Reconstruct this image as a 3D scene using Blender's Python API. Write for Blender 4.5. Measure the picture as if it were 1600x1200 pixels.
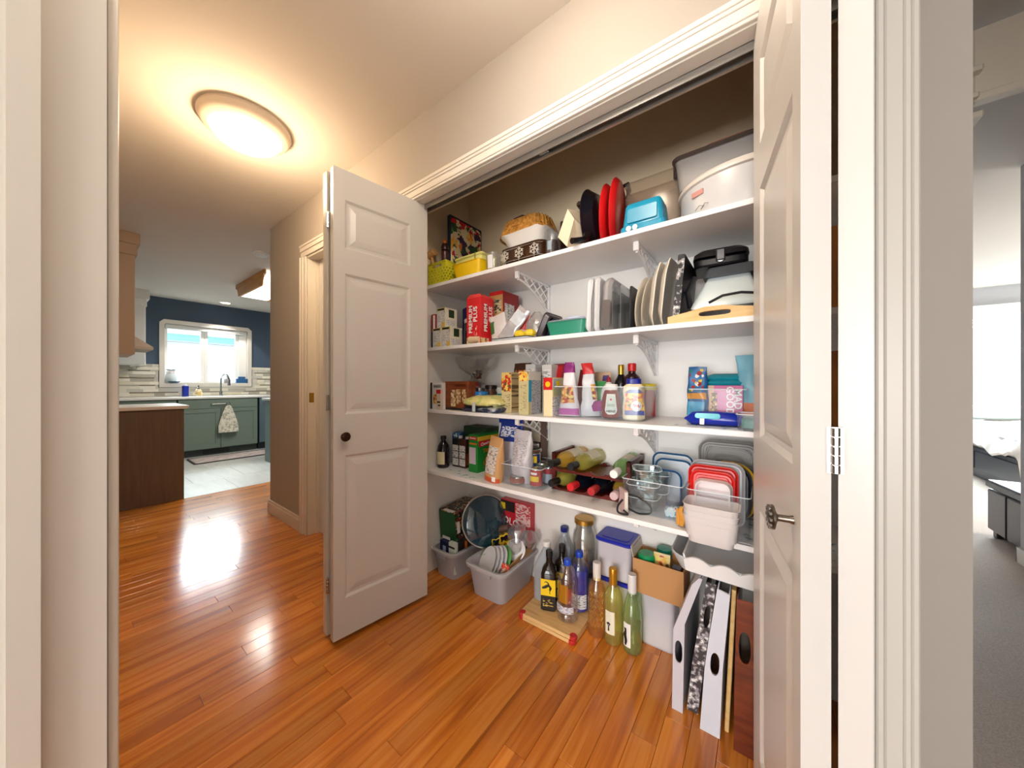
import bpy, bmesh, math, random
from mathutils import Matrix, Vector, noise
from mathutils.geometry import tessellate_polygon
R = math.radians
random.seed(7)
sc = bpy.context.scene
for o in list(bpy.data.objects):
    bpy.data.objects.remove(o)
C = sc.collection

# ------------------------------------------------ camera, sky, lights, exposure
cam = bpy.data.objects.new('camera', bpy.data.cameras.new('camera'))
C.objects.link(cam)
cam.data.sensor_width = 36
cam.data.lens = 522 / 1600 * 36
cam.data.clip_start = .02
cam.location = (0, 0, 1.10)
cam.rotation_euler = (R(90), 0, math.atan2(.6, .8))
sc.camera = cam
sc.view_settings.view_transform = 'Standard'
sc.view_settings.look = 'None'
sc.view_settings.gamma = 1
sc.view_settings.use_curve_mapping = False
sc.view_settings.exposure = 0.75
sc.cycles.max_bounces = 10
sc.cycles.transparent_max_bounces = 32
sc.cycles.sample_clamp_indirect = 6
wd = bpy.data.worlds.new('sky')
sc.world = wd
wd.use_nodes = True
bg = wd.node_tree.nodes['Background']
bg.inputs[0].default_value = (.92, .965, 1, 1)
bg.inputs[1].default_value = 1.5


def light(name, kind, loc, power, color, size=.3, rot=(0, 0, 0), sy=None):
    d = bpy.data.lights.new(name, kind)
    d.energy = power
    d.color = color
    if kind == 'AREA':
        d.size = size
        if sy:
            d.shape = 'RECTANGLE'
            d.size_y = sy
    else:
        d.shadow_soft_size = size
    o = bpy.data.objects.new(name, d)
    o.location = loc
    o.rotation_euler = rot
    C.objects.link(o)
    return o


WARM, DAY, NEUT = (1, .72, .44), (.86, .94, 1), (1, .93, .84)
# daylight entering by the windows (kitchen, bedroom), and an added back room fill
light('kitchen_window_daylight', 'AREA', (-8.55, 1.40, 2.75), 340, DAY, 1.2, (0, R(-42), 0), 1.6)
light('bedroom_window_daylight', 'AREA', (2.9, 9.2, 3.0), 1900, DAY, 2.8, (R(-52), 0, 0), 1.6)
light('added_back_room_area_fill', 'AREA', (.2, -4.2, 1.0), 90, (1, .985, .96), 2.2, (R(90), 0, 0), 1.8)  # added fill, as from an unseen window behind the camera
# lamps on the ceilings, plus added fills for hall end, bedroom and back room
light('hall_lamp_bulb', 'POINT', (-2.12, .555, 2.25), 17, WARM, .10)
light('added_hall_fill', 'POINT', (-.45, .50, 2.27), 11.5, (1, .86, .70), .10)  # added fill for doors and shelves, no fixture above the camera
light('kitchen_downlight_bulb', 'SPOT', (-7.03, 1.56, 2.41), 30, NEUT, .05).data.spot_size = R(95)
light('kitchen_box_bulb', 'AREA', (-5.15, 1.8, 2.25), 20, (1, .97, .9), .8, (0, 0, 0), .7)
light('added_bedroom_fill', 'POINT', (3.0, 4.4, 2.15), 75, (1, .95, .9), .12)  # added to brighten the bedroom carpet, unseen and without a fixture
light('added_back_room_point_fill', 'POINT', (.1, -2.4, 2.2), 26, (1, .88, .74), .12)  # added fill behind the camera, no fixture modelled


# ------------------------------------------------ materials
def lin(c):
    return tuple(((v / 255) / 12.92 if v <= 10 else ((v / 255 + .055) / 1.055) ** 2.4) for v in c) + (1,)


MATS = {}


def M(c, rough=.5, metal=0, **k):
    key = (c, rough, metal, tuple(k.items()))
    if key in MATS:
        return MATS[key]
    m = bpy.data.materials.new('paint')
    m.use_nodes = True
    p = m.node_tree.nodes['Principled BSDF']
    p.inputs['Base Color'].default_value = lin(c)
    p.inputs['Roughness'].default_value = rough
    p.inputs['Metallic'].default_value = metal
    if 'e' in k:
        p.inputs['Emission Color'].default_value = lin(c)
        p.inputs['Emission Strength'].default_value = k['e']
    if 'sub' in k:
        p.inputs['Transmission Weight'].default_value = k['sub']
    if 'ior' in k:
        p.inputs['IOR'].default_value = k['ior']
    MATS[key] = m
    return m


def nt(m):
    t = m.node_tree
    return t, t.nodes, t.links, t.nodes['Principled BSDF']


def fresh(rough=.5, metal=0):
    m = bpy.data.materials.new('surface')
    m.use_nodes = True
    p = m.node_tree.nodes['Principled BSDF']
    p.inputs['Roughness'].default_value = rough
    p.inputs['Metallic'].default_value = metal
    return m


def ramp(N, stops, const=False):
    r = N.new('ShaderNodeValToRGB')
    e = r.color_ramp.elements
    if const:
        r.color_ramp.interpolation = 'CONSTANT'
    while len(e) < len(stops):
        e.new(.5)
    for i, (p, c) in enumerate(stops):
        e[i].position = p
        e[i].color = lin(c)
    return r


def coords(N, L, scale=(1, 1, 1), world=False, rnd=False):
    mp = N.new('ShaderNodeMapping')
    mp.inputs['Scale'].default_value = scale
    if world:
        g = N.new('ShaderNodeNewGeometry')
        L.new(g.outputs['Position'], mp.inputs['Vector'])
    else:
        t = N.new('ShaderNodeTexCoord')
        L.new(t.outputs['Object'], mp.inputs['Vector'])
    if rnd:
        oi = N.new('ShaderNodeObjectInfo')
        mu = N.new('ShaderNodeMath')
        mu.operation = 'MULTIPLY'
        mu.inputs[1].default_value = 37
        L.new(oi.outputs['Random'], mu.inputs[0])
        L.new(mu.outputs[0], mp.inputs['Location'])
    return mp


def wood(stops, scale=(30, 2, 30), rough=.35, world=False, rnd=0, coat=0, bump=.0):
    m = fresh(rough)
    t, N, L, p = nt(m)
    mp = coords(N, L, scale, world, rnd > 0)
    n = N.new('ShaderNodeTexNoise')
    n.inputs['Scale'].default_value = 1
    n.inputs['Detail'].default_value = 5
    n.inputs['Distortion'].default_value = .6
    L.new(mp.outputs[0], n.inputs['Vector'])
    r = ramp(N, stops)
    L.new(n.outputs['Fac'], r.inputs[0])
    out = r.outputs[0]
    if rnd:
        oi = N.new('ShaderNodeObjectInfo')
        hs = N.new('ShaderNodeHueSaturation')
        mr = N.new('ShaderNodeMapRange')
        mr.inputs['To Min'].default_value = 1 - rnd
        mr.inputs['To Max'].default_value = 1 + rnd
        L.new(oi.outputs['Random'], mr.inputs[0])
        L.new(mr.outputs[0], hs.inputs['Value'])
        L.new(out, hs.inputs['Color'])
        out = hs.outputs[0]
    L.new(out, p.inputs['Base Color'])
    if coat:
        p.inputs['Coat Weight'].default_value = coat
        p.inputs['Coat Roughness'].default_value = .12
    if bump:
        b = N.new('ShaderNodeBump')
        b.inputs['Strength'].default_value = bump
        b.inputs['Distance'].default_value = .002
        L.new(n.outputs['Fac'], b.inputs['Height'])
        L.new(b.outputs[0], p.inputs['Normal'])
    return m


def speck(stops, scale=60, kind='n', rough=.5, metal=0, const=False, sc3=(1, 1, 1), bump=0, detail=3):
    """noise ('n') or cells ('v') coloured by a ramp: prints, marble, fabric, carpet"""
    m = fresh(rough, metal)
    t, N, L, p = nt(m)
    mp = coords(N, L, sc3)
    if kind == 'v':
        n = N.new('ShaderNodeTexVoronoi')
        n.inputs['Scale'].default_value = scale
        sp = N.new('ShaderNodeSeparateColor')
        L.new(n.outputs['Color'], sp.inputs[0])
        o = sp.outputs[0]
    else:
        n = N.new('ShaderNodeTexNoise')
        n.inputs['Scale'].default_value = scale
        n.inputs['Detail'].default_value = detail
        o = n.outputs['Fac']
    L.new(mp.outputs[0], n.inputs['Vector'])
    r = ramp(N, stops, const)
    L.new(o, r.inputs[0])
    L.new(r.outputs[0], p.inputs['Base Color'])
    if bump:
        b = N.new('ShaderNodeBump')
        b.inputs['Strength'].default_value = bump
        b.inputs['Distance'].default_value = .004
        L.new(n.outputs[0], b.inputs['Height'])
        L.new(b.outputs[0], p.inputs['Normal'])
    return m


def clear(tint=(255, 255, 255), gloss=.12, rough=.05, base=.0, bc=(255, 255, 255)):
    """thin clear plastic or glass: transparent, glossy at grazing angles, with a little body"""
    m = bpy.data.materials.new('clear')
    m.use_nodes = True
    N, L = m.node_tree.nodes, m.node_tree.links
    N.remove(N['Principled BSDF'])
    out = N['Material Output']
    tr = N.new('ShaderNodeBsdfTransparent')
    tr.inputs[0].default_value = lin(tint)
    gl = N.new('ShaderNodeBsdfGlossy')
    gl.inputs['Roughness'].default_value = rough
    lw = N.new('ShaderNodeLayerWeight')
    lw.inputs[0].default_value = .25
    mr = N.new('ShaderNodeMapRange')
    mr.inputs['To Min'].default_value = gloss * .5
    mr.inputs['To Max'].default_value = min(.9, gloss * 4)
    L.new(lw.outputs['Facing'], mr.inputs[0])
    mx = N.new('ShaderNodeMixShader')
    L.new(mr.outputs[0], mx.inputs[0])
    L.new(tr.outputs[0], mx.inputs[1])
    L.new(gl.outputs[0], mx.inputs[2])
    last = mx
    if base:
        df = N.new('ShaderNodeBsdfDiffuse')
        df.inputs[0].default_value = lin(bc)
        m2 = N.new('ShaderNodeMixShader')
        m2.inputs[0].default_value = base
        L.new(mx.outputs[0], m2.inputs[1])
        L.new(df.outputs[0], m2.inputs[2])
        last = m2
    L.new(last.outputs[0], out.inputs[0])
    return m


# ------------------------------------------------ mesh building
def rr(w, d, r=0, n=3, cx=0, cy=0):
    """rounded rectangle, counter-clockwise"""
    if r <= 0:
        return [(cx - w / 2, cy - d / 2), (cx + w / 2, cy - d / 2), (cx + w / 2, cy + d / 2), (cx - w / 2, cy + d / 2)]
    r = min(r, w / 2 - 1e-5, d / 2 - 1e-5)
    p = []
    for sx, sy, a0 in ((1, -1, -90), (1, 1, 0), (-1, 1, 90), (-1, -1, 180)):
        for i in range(n + 1):
            a = R(a0 + 90 * i / n)
            p.append((cx + sx * (w / 2 - r) + r * math.cos(a), cy + sy * (d / 2 - r) + r * math.sin(a)))
    return p


def circ(r, n=16, ry=None):
    return [(r * math.cos(2 * math.pi * i / n), (ry or r) * math.sin(2 * math.pi * i / n)) for i in range(n)]


def smooth(P, n=6, loop=False):
    """Catmull-Rom through the points"""
    P = [Vector(p) for p in P]
    K = len(P)
    out = []
    for i in range(K if loop else K - 1):
        g = (lambda j: P[j % K]) if loop else (lambda j: P[max(0, min(K - 1, j))])
        a, b, c, d = g(i - 1), g(i), g(i + 1), g(i + 2)
        for k in range(n):
            t = k / n
            out.append(.5 * (2 * b + (c - a) * t + (2 * a - 5 * b + 4 * c - d) * t * t + (3 * b - a - 3 * c + d) * t ** 3))
    if not loop:
        out.append(P[-1])
    return out


class B:
    def __init__(s):
        s.v, s.f, s.m = [], [], Matrix()

    def at(s, loc=(0, 0, 0), rx=0, ry=0, rz=0):
        s.m = Matrix.Translation(loc) @ Matrix.Rotation(R(rz), 4, 'Z') @ Matrix.Rotation(R(ry), 4, 'Y') @ Matrix.Rotation(R(rx), 4, 'X')
        return s

    def add(s, vs, fs):
        k = len(s.v)
        s.v += [tuple(s.m @ Vector(p)) for p in vs]
        s.f += [tuple(i + k for i in f) for f in fs]
        return s

    def loft(s, secs, cap0=True, cap1=True, loop=False):
        n = len(secs[0])
        vs = [p for q in secs for p in q]
        fs = []
        K = len(secs)
        for j in range(K if loop else K - 1):
            a, b = j * n, ((j + 1) % K) * n
            for i in range(n):
                i2 = (i + 1) % n
                fs.append((a + i, a + i2, b + i2, b + i))
        if not loop:
            if cap0:
                fs.append(tuple(range(n))[::-1])
            if cap1:
                fs.append(tuple(range((K - 1) * n, K * n)))
        return s.add(vs, fs)

    def stack(s, secs, **k):
        """secs: (z, outline2d)"""
        return s.loft([[(x, y, z) for x, y in o] for z, o in secs], **k)

    def box(s, x0, x1, y0, y1, z0, z1, c=0):
        w, d, cx, cy = x1 - x0, y1 - y0, (x0 + x1) / 2, (y0 + y1) / 2
        if not c:
            return s.stack([(z0, rr(w, d, 0, 1, cx, cy)), (z1, rr(w, d, 0, 1, cx, cy))])
        q = lambda e: rr(w - 2 * e, d - 2 * e, max(c - e, c * .4), 1, cx, cy)
        return s.stack([(z0, q(c * .6)), (z0 + c * .6, q(0)), (z1 - c * .6, q(0)), (z1, q(c * .6))])

    def rbox(s, w, d, z0, z1, r, e=.003, n=3, cx=0, cy=0):
        """upright block with rounded vertical edges and softened top/bottom"""
        q = lambda k: rr(w - 2 * k, d - 2 * k, max(r - k, .0005), n, cx, cy)
        return s.stack([(z0, q(e)), (z0 + e, q(0)), (z1 - e, q(0)), (z1, q(e))])

    def lathe(s, prof, n=16, cap0=True, cap1=True):
        return s.stack([(z, circ(max(r, 1e-4), n)) for r, z in prof], cap0=cap0, cap1=cap1)

    def tube(s, pts, r, n=6, loop=False, flat=1):
        P = [Vector(p) for p in pts]
        secs = []
        K = len(P)
        up = None
        for i, p in enumerate(P):
            if loop:
                t = P[(i + 1) % K] - P[i - 1]
            else:
                t = P[min(i + 1, K - 1)] - P[max(i - 1, 0)]
            t.normalize()
            if up is None:
                up = Vector((0, 0, 1)) if abs(t.z) < .9 else Vector((1, 0, 0))
            a = t.cross(up)
            if a.length < 1e-4:
                a = t.cross(Vector((0, 1, 0)))
            a.normalize()
            b = a.cross(t)
            up = b
            rad = r[i] if isinstance(r, (list, tuple)) else r
            secs.append([tuple(p + a * rad * math.cos(2 * math.pi * k / n) + b * rad * flat * math.sin(2 * math.pi * k / n)) for k in range(n)])
        return s.loft(secs, loop=loop)

    def prism(s, outer, z0, z1, holes=()):
        loops = [list(outer)] + [list(h) for h in holes]
        flat = [p for l in loops for p in l]
        n = len(flat)
        tris = tessellate_polygon([[Vector((x, y, 0)) for x, y in l] for l in loops])
        vs = [(x, y, z0) for x, y in flat] + [(x, y, z1) for x, y in flat]
        fs = [tuple(t) for t in tris] + [tuple(i + n for i in t)[::-1] for t in tris]
        k = 0
        for l in loops:
            m = len(l)
            for i in range(m):
                a, b = k + i, k + (i + 1) % m
                fs.append((a, b, b + n, a + n))
            k += m
        return s.add(vs, fs)

    def jitter(s, amt, f=20, seed=0):
        """crinkle everything built so far"""
        o = Vector((seed * 7.3, seed * 3.1, seed))
        for i, p in enumerate(s.v):
            d = noise.noise_vector(Vector(p) * f + o)
            s.v[i] = tuple(Vector(p) + d * amt)
        return s

    def mesh(s, name, mat, smooth=True, ang=32):
        me = bpy.data.meshes.new(name)
        me.from_pydata(s.v, [], s.f)
        bm = bmesh.new()
        bm.from_mesh(me)
        bmesh.ops.recalc_face_normals(bm, faces=bm.faces)
        bm.to_mesh(me)
        bm.free()
        if smooth:
            me.shade_smooth()
            me.set_sharp_from_angle(angle=R(ang))
        me.materials.append(mat)
        return me


def put(name, data, parent=None):
    o = bpy.data.objects.new(name, data)
    C.objects.link(o)
    if parent:
        o.parent = parent
    return o


def part(name, b, mat, parent, label=None, loc=None, rot=None, **k):
    o = put(name, b.mesh(name, mat, **k), parent)
    if label:
        o['label'] = label
    if loc:
        o.location = loc
    if rot:
        o.rotation_euler = [R(a) for a in rot]
    return o


def tag(o, label, cat, group=None, kind=None):
    o['label'] = label
    o['category'] = cat
    if group:
        o['group'] = group
    if kind:
        o['kind'] = kind
    return o


def thing(name, label, cat, loc=(0, 0, 0), rz=0, group=None, rx=0, ry=0):
    o = put(name, None)
    o.location = loc
    o.rotation_euler = (R(rx), R(ry), R(rz))
    return tag(o, label, cat, group)


def solo(name, b, mat, label, cat, loc=(0, 0, 0), rz=0, group=None, rx=0, ry=0, **k):
    o = put(name, b.mesh(name, mat, **k))
    o.location = loc
    o.rotation_euler = (R(rx), R(ry), R(rz))
    return tag(o, label, cat, group)


def struct(name, b, mat, **k):
    o = put(name, b.mesh(name, mat, **k)) if b else put(name, None)
    o['kind'] = 'structure'
    return o


def copy_tree(o, parent=None):
    c = o.copy()
    C.objects.link(c)
    if parent:
        c.parent = parent
    for ch in list(o.children):
        copy_tree(ch, c)
    return c


def text(s, size, mat, parent, loc, rot=(90, 0, 0), name='lettering', sx=1, bold=.0):
    """flat printed words, a mesh lying on the surface of its thing"""
    cu = bpy.data.curves.new(name, 'FONT')
    cu.body = s
    cu.size = size
    cu.align_x = 'CENTER'
    cu.align_y = 'CENTER'
    cu.offset = bold
    cu.extrude = .0002
    cu.resolution_u = 2
    cu.space_line = .82
    t = bpy.data.objects.new('t', cu)
    me = bpy.data.meshes.new_from_object(t)
    bpy.data.objects.remove(t)
    bpy.data.curves.remove(cu)
    me.materials.append(mat)
    o = put(name, me, parent)
    o.location = loc
    o.rotation_euler = [R(a) for a in rot]
    o.scale = (sx, 1, 1)
    return o


# ------------------------------------------------ common materials
WHITE = M((238, 236, 232), .35)
TRIM = M((218, 212, 203), .3)
DOORM = M((210, 207, 203), .33)
GREIGE = M((166, 158, 149), .6)
CEIL = M((208, 201, 193), .8)
SHELF = M((240, 239, 240), .35)
CHROME = M((200, 200, 200), .2, 1)
BLACK = M((18, 18, 20), .35)
CLEAR = clear()
CLEARB = clear((250, 252, 254), .09, .22, .025)
GLASS = clear((250, 255, 254), .08, .02)
FILM = clear((250, 250, 250), .3, .2, .10)
# ------------------------------------------------ floor
W0, W1 = 1.05, 1.165          # wall between hall and closet (front face, back face)
XL, XR, YB = -1.56, .25, 1.60   # closet: left, right, back
CH = 2.43
floor = struct('floor', B().box(-8.2, 6.2, -4.6, 8.6, -.12, -.012), M((70, 42, 22), .6))
OAK = wood([(.25, (146, 76, 18)), (.45, (196, 112, 32)), (.62, (214, 136, 52)), (.8, (176, 96, 26))], (34, 1.6, 34), .2, True, .16, .5)
x = -4.43
col = 0
while x < .30:
    w = .0745
    y = -.35 - random.random() * .6
    y1 = 1.62
    while y < y1:
        ln = random.choice((.45, .62, .8, .95, 1.1))
        a, b_ = max(y, -.3), min(y + ln, y1)
        if b_ - a > .02:
            lift = random.uniform(0, .0006)
            q = lambda e: rr(w - .0008 - 2 * e, b_ - a - .0008 - 2 * e, 0, 1, x + w / 2, (a + b_) / 2)
            part('plank', B().stack([(-.012, q(0)), (-.0012 + lift, q(0)), (lift, q(.0008))]), OAK, floor, smooth=False)
        y += ln
    x += w
CARPET = speck([(.3, (176, 160, 150)), (.7, (206, 192, 182))], 220, 'n', .95, bump=.5)
TILE = wood([(.3, (186, 186, 180)), (.7, (206, 205, 200))], (3, 14, 3), .3, True, .03)
carpet = struct('floor_bedroom', B().box(.30, 6.0, .98, 8.0, -.012, .006), CARPET)
for i in range(6):
    for j in range(9):
        x0, y0 = -4.435 - .61 * (i + 1), -1.2 + .46 * j + (.2 if i % 2 else 0)
        part('tile', B().box(x0 + .0015, x0 + .6085, y0 + .0015, y0 + .4585, -.012, random.uniform(-.0006, .0004)), TILE, floor, smooth=False)
# ------------------------------------------------ ceiling and walls
struct('ceiling', B().box(-8.2, 6.2, -4.6, 8.2, CH, CH + .1), CEIL)
w = B().box(-3.385, -2.65, W0, W1, 0, CH).box(-2.65, -1.80, W0, W1, 2.03, CH).box(-1.80, XL, W0, W1, 0, CH)
w.box(XL, .195, W0, W1, 2.03, CH).box(.195, .325, W0, W1, 0, CH).box(-3.385, -3.27, W1, 3.2, 0, CH)
struct('wall_hall', w, GREIGE, smooth=False)
# the wall the camera stands in (doorway from -.76 to .55)
struct('wall_doorway', B().box(-4.4, -.775, -.085, .035, 0, CH).box(.56, 6, -.085, .035, 0, CH).box(-.775, .56, -.085, .035, 2.06, CH), GREIGE, smooth=False)
j = B().box(-.775, -.757, -.085, .035, 0, 2.06).box(-.757, -.745, -.045, -.020, 0, 2.06)
j.box(.545, .56, -.085, .035, 0, 2.06).box(-.757, .545, -.085, .035, 2.045, 2.06)
struct('trim_1', j, TRIM, smooth=False)
c = B().rbox(.062, .012, 0, 2.12, .005, .001, 2, -.795, .041)
struct('trim_2', c, TRIM)
# closet shell: painted white below the top shelf, beige above it
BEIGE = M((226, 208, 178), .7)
struct('wall_closet_left', B().box(XL - .06, XL, W1, YB + .06, 0, 1.655), WHITE)
struct('wall_closet_back', B().box(XL, XR, YB, YB + .06, 0, 1.655), WHITE)
struct('wall_closet_right', B().box(XR, XR + .07, W1, YB + .06, 0, 1.655), WHITE)
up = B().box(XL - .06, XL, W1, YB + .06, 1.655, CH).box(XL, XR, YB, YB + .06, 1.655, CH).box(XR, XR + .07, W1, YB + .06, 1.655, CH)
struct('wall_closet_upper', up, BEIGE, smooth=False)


def casing(b, x0, x1, z0, z1, y=W0, side=-1):
    """moulded casing leg or head: three steps"""
    b.box(x0, x1, y - .012, y + .002, z0, z1, .003)
    return b


# closet opening: jambs, head with the track, casings
hd = B().box(XL, .195, W0, W1 + .002, 2.015, 2.032).box(XL - .012, XL + .004, W0, W1, 0, 2.03).box(.187, .2, W0, W1, 0, 2.03)
struct('trim_3', hd, TRIM, smooth=False)
hc = B()
for (z0, z1, p) in ((2.020, 2.032, .012), (2.030, 2.062, .016), (2.060, 2.074, .020), (2.072, 2.084, .024), (2.082, 2.094, .018)):
    hc.box(XL - .075, .262, W0 - p, W0 + .001, z0, z1, .003)
struct('trim_4', hc, TRIM)
rc = B()
for (x0, x1, p) in ((.195, .208, .011), (.206, .234, .016), (.232, .244, .020), (.242, .254, .024)):
    rc.box(x0, x1, W0 - p, W0 + .001, 0, 2.0198, .003)
struct('trim_5', rc, TRIM)
tk = B().box(XL + .01, .185, 1.095, 1.098, 1.990, 2.016).box(XL + .01, .185, 1.123, 1.126, 1.990, 2.016).box(XL + .01, .185, 1.095, 1.126, 2.013, 2.017)
track = struct('trim_6', tk, M((168, 166, 162), .35, .8), smooth=False)
part('roller', B().box(-.70, -.66, 1.101, 1.120, 1.996, 2.010, .003), CHROME, track)
# door into the side room: casing, jamb, strike plate
dc = B()
for (x0, x1, p) in ((-2.735, -2.72, .022), (-2.722, -2.69, .017), (-2.692, -2.65, .011)):
    dc.box(x0, x1, W0 - p, W0 + .001, 0, 2.0298, .003)
for (z0, z1, p) in ((2.03, 2.07, .011), (2.068, 2.1, .017), (2.098, 2.115, .022)):
    dc.box(-2.735, -1.72, W0 - p, W0 + .001, z0, z1, .003)
dc.box(-1.80, -1.72, W0 - .017, W0 + .001, 0, 2.0298, .003)
struct('trim_7', dc, TRIM)
dj = struct('trim_8', B().box(-2.655, -2.64, W0, W1, 0, 2.03).box(-2.64, -2.628, 1.105, 1.14, 0, 2.03).box(-2.655, -1.80, W0, W1, 2.015, 2.032).box(-1.815, -1.80, W0, W1, 0, 2.03), TRIM, smooth=False)
part('strike_plate', B().box(-2.640, -2.6385, 1.060, 1.092, .965, 1.035, .0006), M((190, 150, 70), .25, 1), dj, 'brass strike plate')
dd = struct('door_3', B().box(-2.62, -1.82, 1.12, 1.155, .01, 2.012), DOORM)
part('panel', B().box(-2.5, -2.27, 1.108, 1.121, .2, .8, .006), DOORM, dd)
part('panel', B().box(-2.5, -2.27, 1.108, 1.121, 1.0, 1.85, .006), DOORM, dd)


def baseb(x0, x1, y0, y1, axis):
    b = B()
    if axis == 'x':
        b.box(x0, x1, y0 - .014, y0, 0, .085, .002).box(x0, x1, y0 - .009, y0, .083, .108, .002)
    else:
        b.box(x0 - .014, x0, y0, y1, 0, .085, .002).box(x0 - .009, x0, y0, y1, .083, .108, .002)
    return b


struct('baseboard_hall', baseb(-3.399, -2.735, W0, W0, 'x'), TRIM)
struct('baseboard_corner', baseb(-3.385, 0, 1.036, 3.2, 'y'), TRIM)

# ------------------------------------------------ folding closet doors


def leaf(parent, w, h, stile_hinge, stile_lead, mirror, mat, loc, rz):
    """one door leaf: local x along its width (0 = hinge edge), thickness in y, panelled both sides"""
    L0, L1 = stile_hinge, w - stile_lead
    rows = [(.165, .775), (.95, 1.553), (1.66, 1.868)]
    t = .0345
    fr = B()
    zs = [0] + [z for r_ in rows for z in r_] + [h]
    fr.box(0, L0, -t / 2, t / 2, 0, h)
    fr.box(L1, w, -t / 2, t / 2, 0, h)
    for k in range(0, len(zs), 2):
        fr.box(L0, L1, -t / 2, t / 2, zs[k], zs[k + 1])
    o = part('leaf', fr, mat, parent, loc=loc, rot=(0, 0, rz), smooth=False)
    for z0, z1 in rows:
        pn = B()
        for s in (-1, 1):
            secs = []
            for ins, dep in ((0, 0), (.005, .0035), (.010, .0075), (.020, .0075), (.026, .0055), (.046, .0012), (.05, .001)):
                y = s * (t / 2 - dep)
                secs.append([(L0 + ins, y, z0 + ins), (L1 - ins, y, z0 + ins), (L1 - ins, y, z1 - ins), (L0 + ins, y, z1 - ins)])
            pn.loft(secs, cap0=False)
        part('panel', pn, mat, o, smooth=False)
    return o


def knob(parent, loc, rot, mat):
    k = B()
    k.lathe([(.007, 0), (.0055, .006), (.0055, .020), (.010, .022), (.0195, .025), (.020, .028), (.016, .031), (.010, .0335), (.004, .0345), (.001, .0345)], 20)
    for i in range(10):
        a = 2 * math.pi * i / 10
        k.box(.0155 * math.cos(a) - .003, .0155 * math.cos(a) + .003, .0155 * math.sin(a) - .003, .0155 * math.sin(a) + .003, .029, .0335, .001)
    o = part('knob', k, mat, parent, 'cast metal knob', loc=loc, rot=rot)
    return o


def hinge(parent, loc, mat):
    h = B()
    for i in range(5):
        h.at((0, 0, (i - 2) * .0132)).lathe([(.0045, -.0063), (.0052, -.0055), (.0052, .0055), (.0045, .0063)], 10)
    h.at((0, 0, 0)).box(-.009, .009, .003, .0045, -.033, .033)
    return part('hinge', h, mat, parent, 'bright metal hinge', loc=loc)


LW, LH = .4465, 1.995
BRONZE = M((70, 48, 36), .35, .9)
d1 = struct('door_1', None, None)
d1.location = (-1.49, .67, .02)
a1 = math.degrees(math.atan2(.4465, .058))
lf = leaf(d1, LW, LH, .046, .096, 0, DOORM, (.022 + .017, 0, 0), a1)
leaf(d1, LW, LH, .046, .096, 0, DOORM, (-.022, 0, 0), a1 + 7.5)
# visible knob, on the face that looks to +x
knob(lf, (.040, -.0175, .858), (90, 0, 0), BRONZE)
for z in (.22, 1.0, 1.78):
    hinge(d1, (.008, -.004, z), CHROME)
d2 = struct('door_2', None, None)
d2.location = (.0835, .662, .02)
la = leaf(d2, LW, LH, .046, .096, 0, DOORM, (-.021, 0, 0), 90 + 8.3)
leaf(d2, LW, LH, .046, .096, 0, DOORM, (.021, .004, 0), 90 - 8.2)
knob(la, (.040, .0175, .862), (-90, 0, 0), M((120, 112, 104), .3, 1))
for z in (.22, .985, 1.78):
    hinge(d2, (0, -.005, z), CHROME)

# ------------------------------------------------ hall ceiling lamp
hl = thing('ceiling_lamp', 'round flush ceiling lamp with bright frosted bowl above the hall', 'ceiling lamp', (-2.12, .555, CH), 0)
part('rim', B().lathe([(.19, 0), (.193, -.012), (.185, -.030), (.170, -.045), (.150, -.052), (.148, -.040), (.15, 0)], 48), M((228, 214, 196), .35), hl)
BOWL = fresh(.4)
t_, N_, L_, p_ = nt(BOWL)
p_.inputs['Base Color'].default_value = lin((250, 240, 225))
p_.inputs['Emission Color'].default_value = (1, .86, .62, 1)
p_.inputs['Emission Strength'].default_value = 2.2
part('bowl', B().lathe([(.150, -.044), (.146, -.060), (.130, -.080), (.105, -.096), (.07, -.108), (.03, -.114), (.001, -.115)], 40, cap0=False), BOWL, hl, 'lit frosted glass bowl')
part('finial', B().lathe([(.012, -.112), (.015, -.118), (.010, -.127), (.001, -.130)], 14), M((190, 170, 140), .3, .6), hl)
# ------------------------------------------------ kitchen
KX = -7.38
BLUE = M((64, 82, 102), .7)
kw = B().box(KX - .14, KX, -1.2, .90, 0, CH).box(KX - .14, KX, 1.95, 3.3, 0, CH).box(KX - .14, KX, .90, 1.95, 0, 1.09).box(KX - .14, KX, .90, 1.95, 2.05, CH)
struct('wall_kitchen', kw, BLUE, smooth=False)
struct('wall_kitchen_left', B().box(-8, -4.4, -1.3, -1.2, 0, CH), BLUE)
struct('wall_kitchen_right', B().box(-8, -3.27, 3.2, 3.3, 0, CH), BLUE)
# window: chamfered casing, deep boxed reveal, two sashes and a narrow side light
win = struct('window_1', None, None)
ch = .05
oc = [(.848, 1.05), (2.0, 1.05), (2.0, 2.10 - ch), (2.0 - ch, 2.10), (.848 + ch, 2.10), (.848, 2.10 - ch)]
ic = [(.905, 1.115), (1.945, 1.115), (1.945, 2.02), (1.93, 2.035), (.92, 2.035), (.905, 2.02)]
b = B()
b.m = Matrix(((0, 0, 1, KX), (1, 0, 0, 0), (0, 1, 0, 0), (0, 0, 0, 1)))
b.prism(oc, 0, .022, [ic])
part('casing', b, TRIM, win, smooth=False)
XW = KX - .13
part('reveal', B().box(XW, KX + .03, .85, 2.0, 1.075, 1.115).box(XW, KX, .895, .905, 1.1, 2.04).box(XW, KX, 1.945, 1.955, 1.1, 2.04).box(XW, KX, .9, 1.95, 2.035, 2.05), TRIM, win, smooth=False)


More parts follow.
